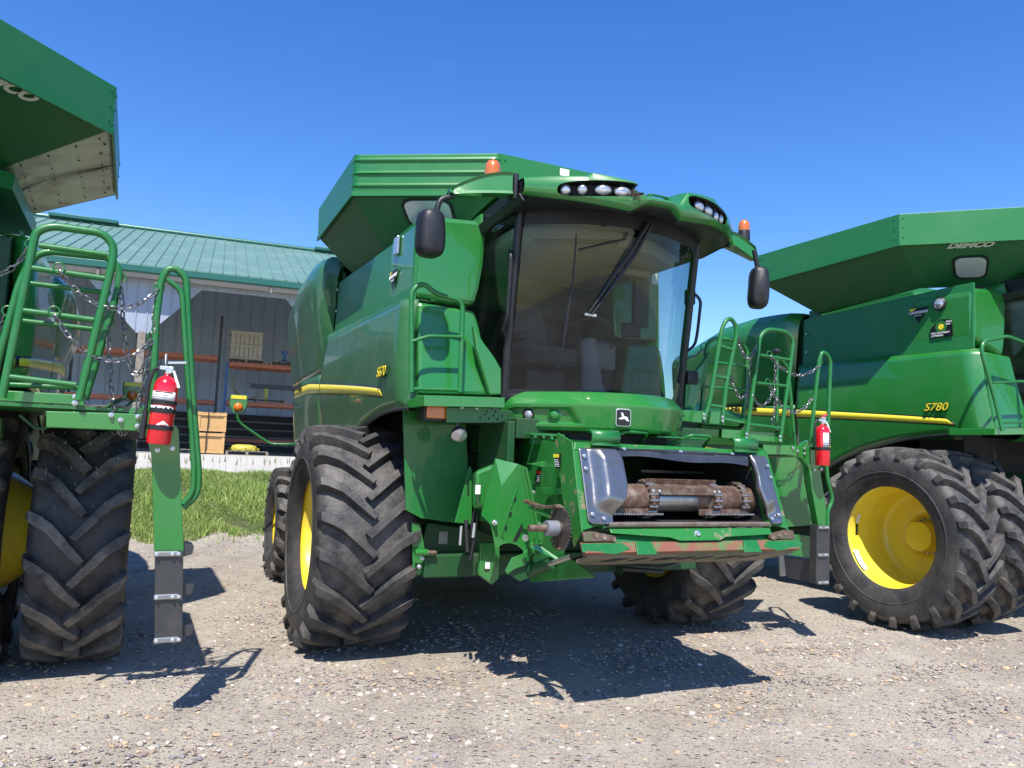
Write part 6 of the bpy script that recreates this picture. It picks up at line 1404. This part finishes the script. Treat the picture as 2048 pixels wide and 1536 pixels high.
# ---- right combine: step frame at its left front
mb = MB(); mb.tube([(-1.870,-0.900,2.126), (-1.903,-0.850,2.443), (-2.039,-0.800,2.953), (-1.987,-0.800,3.052), (-1.589,-0.800,3.145), (-1.196,-0.800,3.087), (-1.317,-0.900,2.162)], .020, 10, bend=.07); mb.tube([(-1.907,-0.830,2.624), (-1.174,-0.830,2.696)], .014, 8); mb.tube([(-1.860,-0.870,2.213), (-1.261,-0.870,2.255)], .014, 8); mb.build('step_frame', GFRAME, CB)
mb = MB(); mb.prism([(-1.911,-0.850,2.155), (-0.773,-0.850,2.233), (-0.777,-0.850,2.146), (-1.914,-0.850,2.083)], (0, .5, 0)); mb.build('side_ledge', GREEN, CB, bevel=.006)
# ---- marker lamps on long bent arms
def marker(c, P, head, lens_c, name='marker_arm'):
    mb = MB(); mb.tube(P, .016, 8, bend=.08); a = mb.build(name, GFRAME, c)
    h = V(head); w_ = .105
    pts = [(-w_, .10), (w_, .10), (w_, -.03), (.055, -.13), (-.055, -.13), (-w_, -.03)]
    b = MB().prism([h + V((x, 0, z)) for x, z in pts], (0, .02, 0)).build('marker_plate', GREEN, a, bevel=.008)
    MB().box((h.x - .09, h.y - .006, h.z + .05), (h.x + .09, h.y - .001, h.z + .095)).build('reflector', YSTR, a)
    MB().lathe([(.058, 0), (.055, .02), (.045, .035), (.02, .045), (0, .046)], h + V((0, -.001, -.055)), (0, -1, 0), 24, cap=False).build('marker_lens', ORANGE, a)
marker(CA, [(-1.718,3.000,1.725), (-1.759,3.200,1.716), (-2.038,3.300,1.710), (-2.401,3.300,1.944), (-2.447,3.300,2.004), (-2.451,3.300,2.079)], (-2.448,3.300,2.204), None)
marker(CL, [(2.207,3.000,1.958), (2.379,3.000,2.067), (2.466,3.000,2.160)], (2.442,3.000,2.269), None)
# ================================================================ fire extinguishers
def extinguisher(label, world, rz, H, R0, tilt, levers, kind):
    r = root('fire_extinguisher', label, 'fire extinguisher', world, rz, 'red fire extinguishers on the ladder arms'); r.rotation_euler = Euler((0, R_(tilt), R_(rz)))
    MB().lathe([(R0 * .93, 0), (R0, .012), (R0, H * .80), (R0 * .93, H * .87), (R0 * .68, H * .935), (R0 * .3, H * .97), (R0 * .27, H * 1.0)], n=40).build('cylinder', RED, r)
    va = MB(); va.lathe([(.018, 0), (.02, .02), (.015, .045)], (0, 0, H), n=14); va.box((-.05, -.014, H + .022), (.03, .014, H + .046)); v_ = va.build('valve', BOLT, r, bevel=.002)
    mb = MB(); c1, c2, m_ = levers
    mb.prism([(-.02, -.012, H + .05), (c1[0], -.012, c1[1]), (c1[0] + .006, -.012, c1[1] + .014), (-.02, -.012, H + .066)], (0, .024, 0)); mb.build('carry_handle', WHITE if kind == 0 else BOLT, v_)
    mb = MB(); mb.prism([(-.005, -.014, H + .062), (c2[0], -.014, c2[1]), (c2[0], -.014, c2[1] + .012), (-.005, -.014, H + .074)], (0, .028, 0)); mb.build('lever', m_, v_)
    MB().prism([(.028, -.016, H + .02), (.04, -.016, H + .025), (.085, -.016, H - .075), (.07, -.016, H - .08)], (0, .004, 0)).build('inspection_tag', WHITE, v_)
    MB().lathe([(.017, 0), (.017, .01), (0, .011)], (0.012, -.015, H + .018), (0, -1, 0), 14).build('gauge', BOLT, v_)
    ho = MB(); ho.tube([(-.045, 0, H + .034), (-R0 - .015, -.0, H + .02), (-R0 - .03, -.01, H - .07), (-R0 - .025, -.01, H * .45)], .011, 8, bend=.05); h = ho.build('hose', RUBR, r)
    if kind == 0: MB().lathe([(.019, -.17), (.016, 0)], (-R0 - .024, -.01, H * .45), n=14).build('nozzle', RUBR, h)
    def band(z0, z1, m, nm, o=.0012, a0=-150, a1=-20):
        rows = [[(math.cos(R_(a)) * (R0 + o), math.sin(R_(a)) * (R0 + o), z) for a in np.linspace(a0, a1, 24)] for z in (z0, z1)]
        return MB().grid(rows).build(nm, m, r, solid=.001, recalc=False)
    if kind == 0:
        band(H * .60, H * .74, WHITE, 'label'); band(H * .725, H * .738, BLKD, 'label_bar', .0024, -125, -40)
        for k in range(3): band(H * (.625 + k * .03), H * (.630 + k * .03), DKGREY, 'label_line', .0024, -140, -70 + k * 6)
        band(H * .46, H * .535, WHITE, 'pictogram_label')
        for k in range(4): band(H * .47, H * .525, BLKD if k > 1 else DKGREY, 'pictogram', .0024, -112 + k * 22, -100 + k * 22)
        rows = []; 
        for k in range(13):
            a = -95 + 60 * k / 12; t = 1 - abs(k - 6) / 6; rows.append([(math.cos(R_(a)) * (R0 + .0015), math.sin(R_(a)) * (R0 + .0015), H * .27 + s_ * .026 * t) for s_ in (-1, 1)])
        MB().grid(rows).build('diamond_badge', WHITE, r, solid=.001, recalc=False)
        band(H * .266, H * .278, REDD, 'badge_text', .003, -80, -50)
        zs = (.555, .44, .20)
    else:
        band(H * .40, H * .78, WHITE, 'label', .0012, -125, -75); band(H * .40, H * .78, BLKD, 'instruction_label', .0012, -73, -35); band(H * .42, H * .47, YSTR, 'label_patch', .0024, -65, -42)
        for k in range(8): band(H * (.45 + k * .038), H * (.455 + k * .038), DKGREY, 'label_line', .0024, -122, -80)
        for k in range(4): band(H * (.5 + k * .06), H * (.515 + k * .06), WHITE, 'label_line', .0024, -68, -42)
        zs = (.37,)
    for z in zs:
        mb = MB(); mb.lathe([(R0 + .001, H * z), (R0 + .005, H * z + .002), (R0 + .005, H * z + .026), (R0 + .001, H * z + .028)], n=40, cap=False); mb.box((-.03, R0, H * z), (.03, R0 + .05, H * z + .028)); mb.build('strap', RUBR, r)
    return r
def wpos(c, p): return c.matrix_world @ V(p) if False else (Matrix.Translation(c.location) @ Matrix.Rotation(c.rotation_euler.z, 4, 'Z')) @ V(p)
E1 = V((2.625,-1.840,1.679)); extinguisher('large red fire extinguisher with white diamond badge strapped to the left combine\'s ladder arm', wpos(CL, E1), 8, .43, .070, 3.5, ((-.03, .43 + .11), (.10, .43 + .075), BOLT), 0)
E2 = V((2.489,-1.320,1.705)); extinguisher('smaller red fire extinguisher with red lever strapped to the middle combine\'s ladder arm', wpos(CA, E2), 18, .40, .068, 0, ((.03, .40 + .05), (-.01 + .06, .40 + .09), RED), 1)
# twig nest on the cab roof light
mb = MB(); nc = V((-.285, -2.19, 3.62)); rn = random.Random(4)
for k in range(120):
    a = nc + V((rn.gauss(0, .022), rn.gauss(0, .012), rn.gauss(0, .018))); b = a + V((rn.gauss(0, .03), rn.gauss(0, .015), rn.gauss(-.002, .02))); mb.tube([a, b], .0012, 4)
nest = mb.build('twig_nest', mat('dry_twigs', (.10, .075, .05), .9)); nest.matrix_world = Matrix.Translation(CA.location) @ Matrix.Rotation(CA.rotation_euler.z, 4, 'Z'); tag(nest, 'ragged clump of dry twigs stuck beside a cab roof light', 'nest')
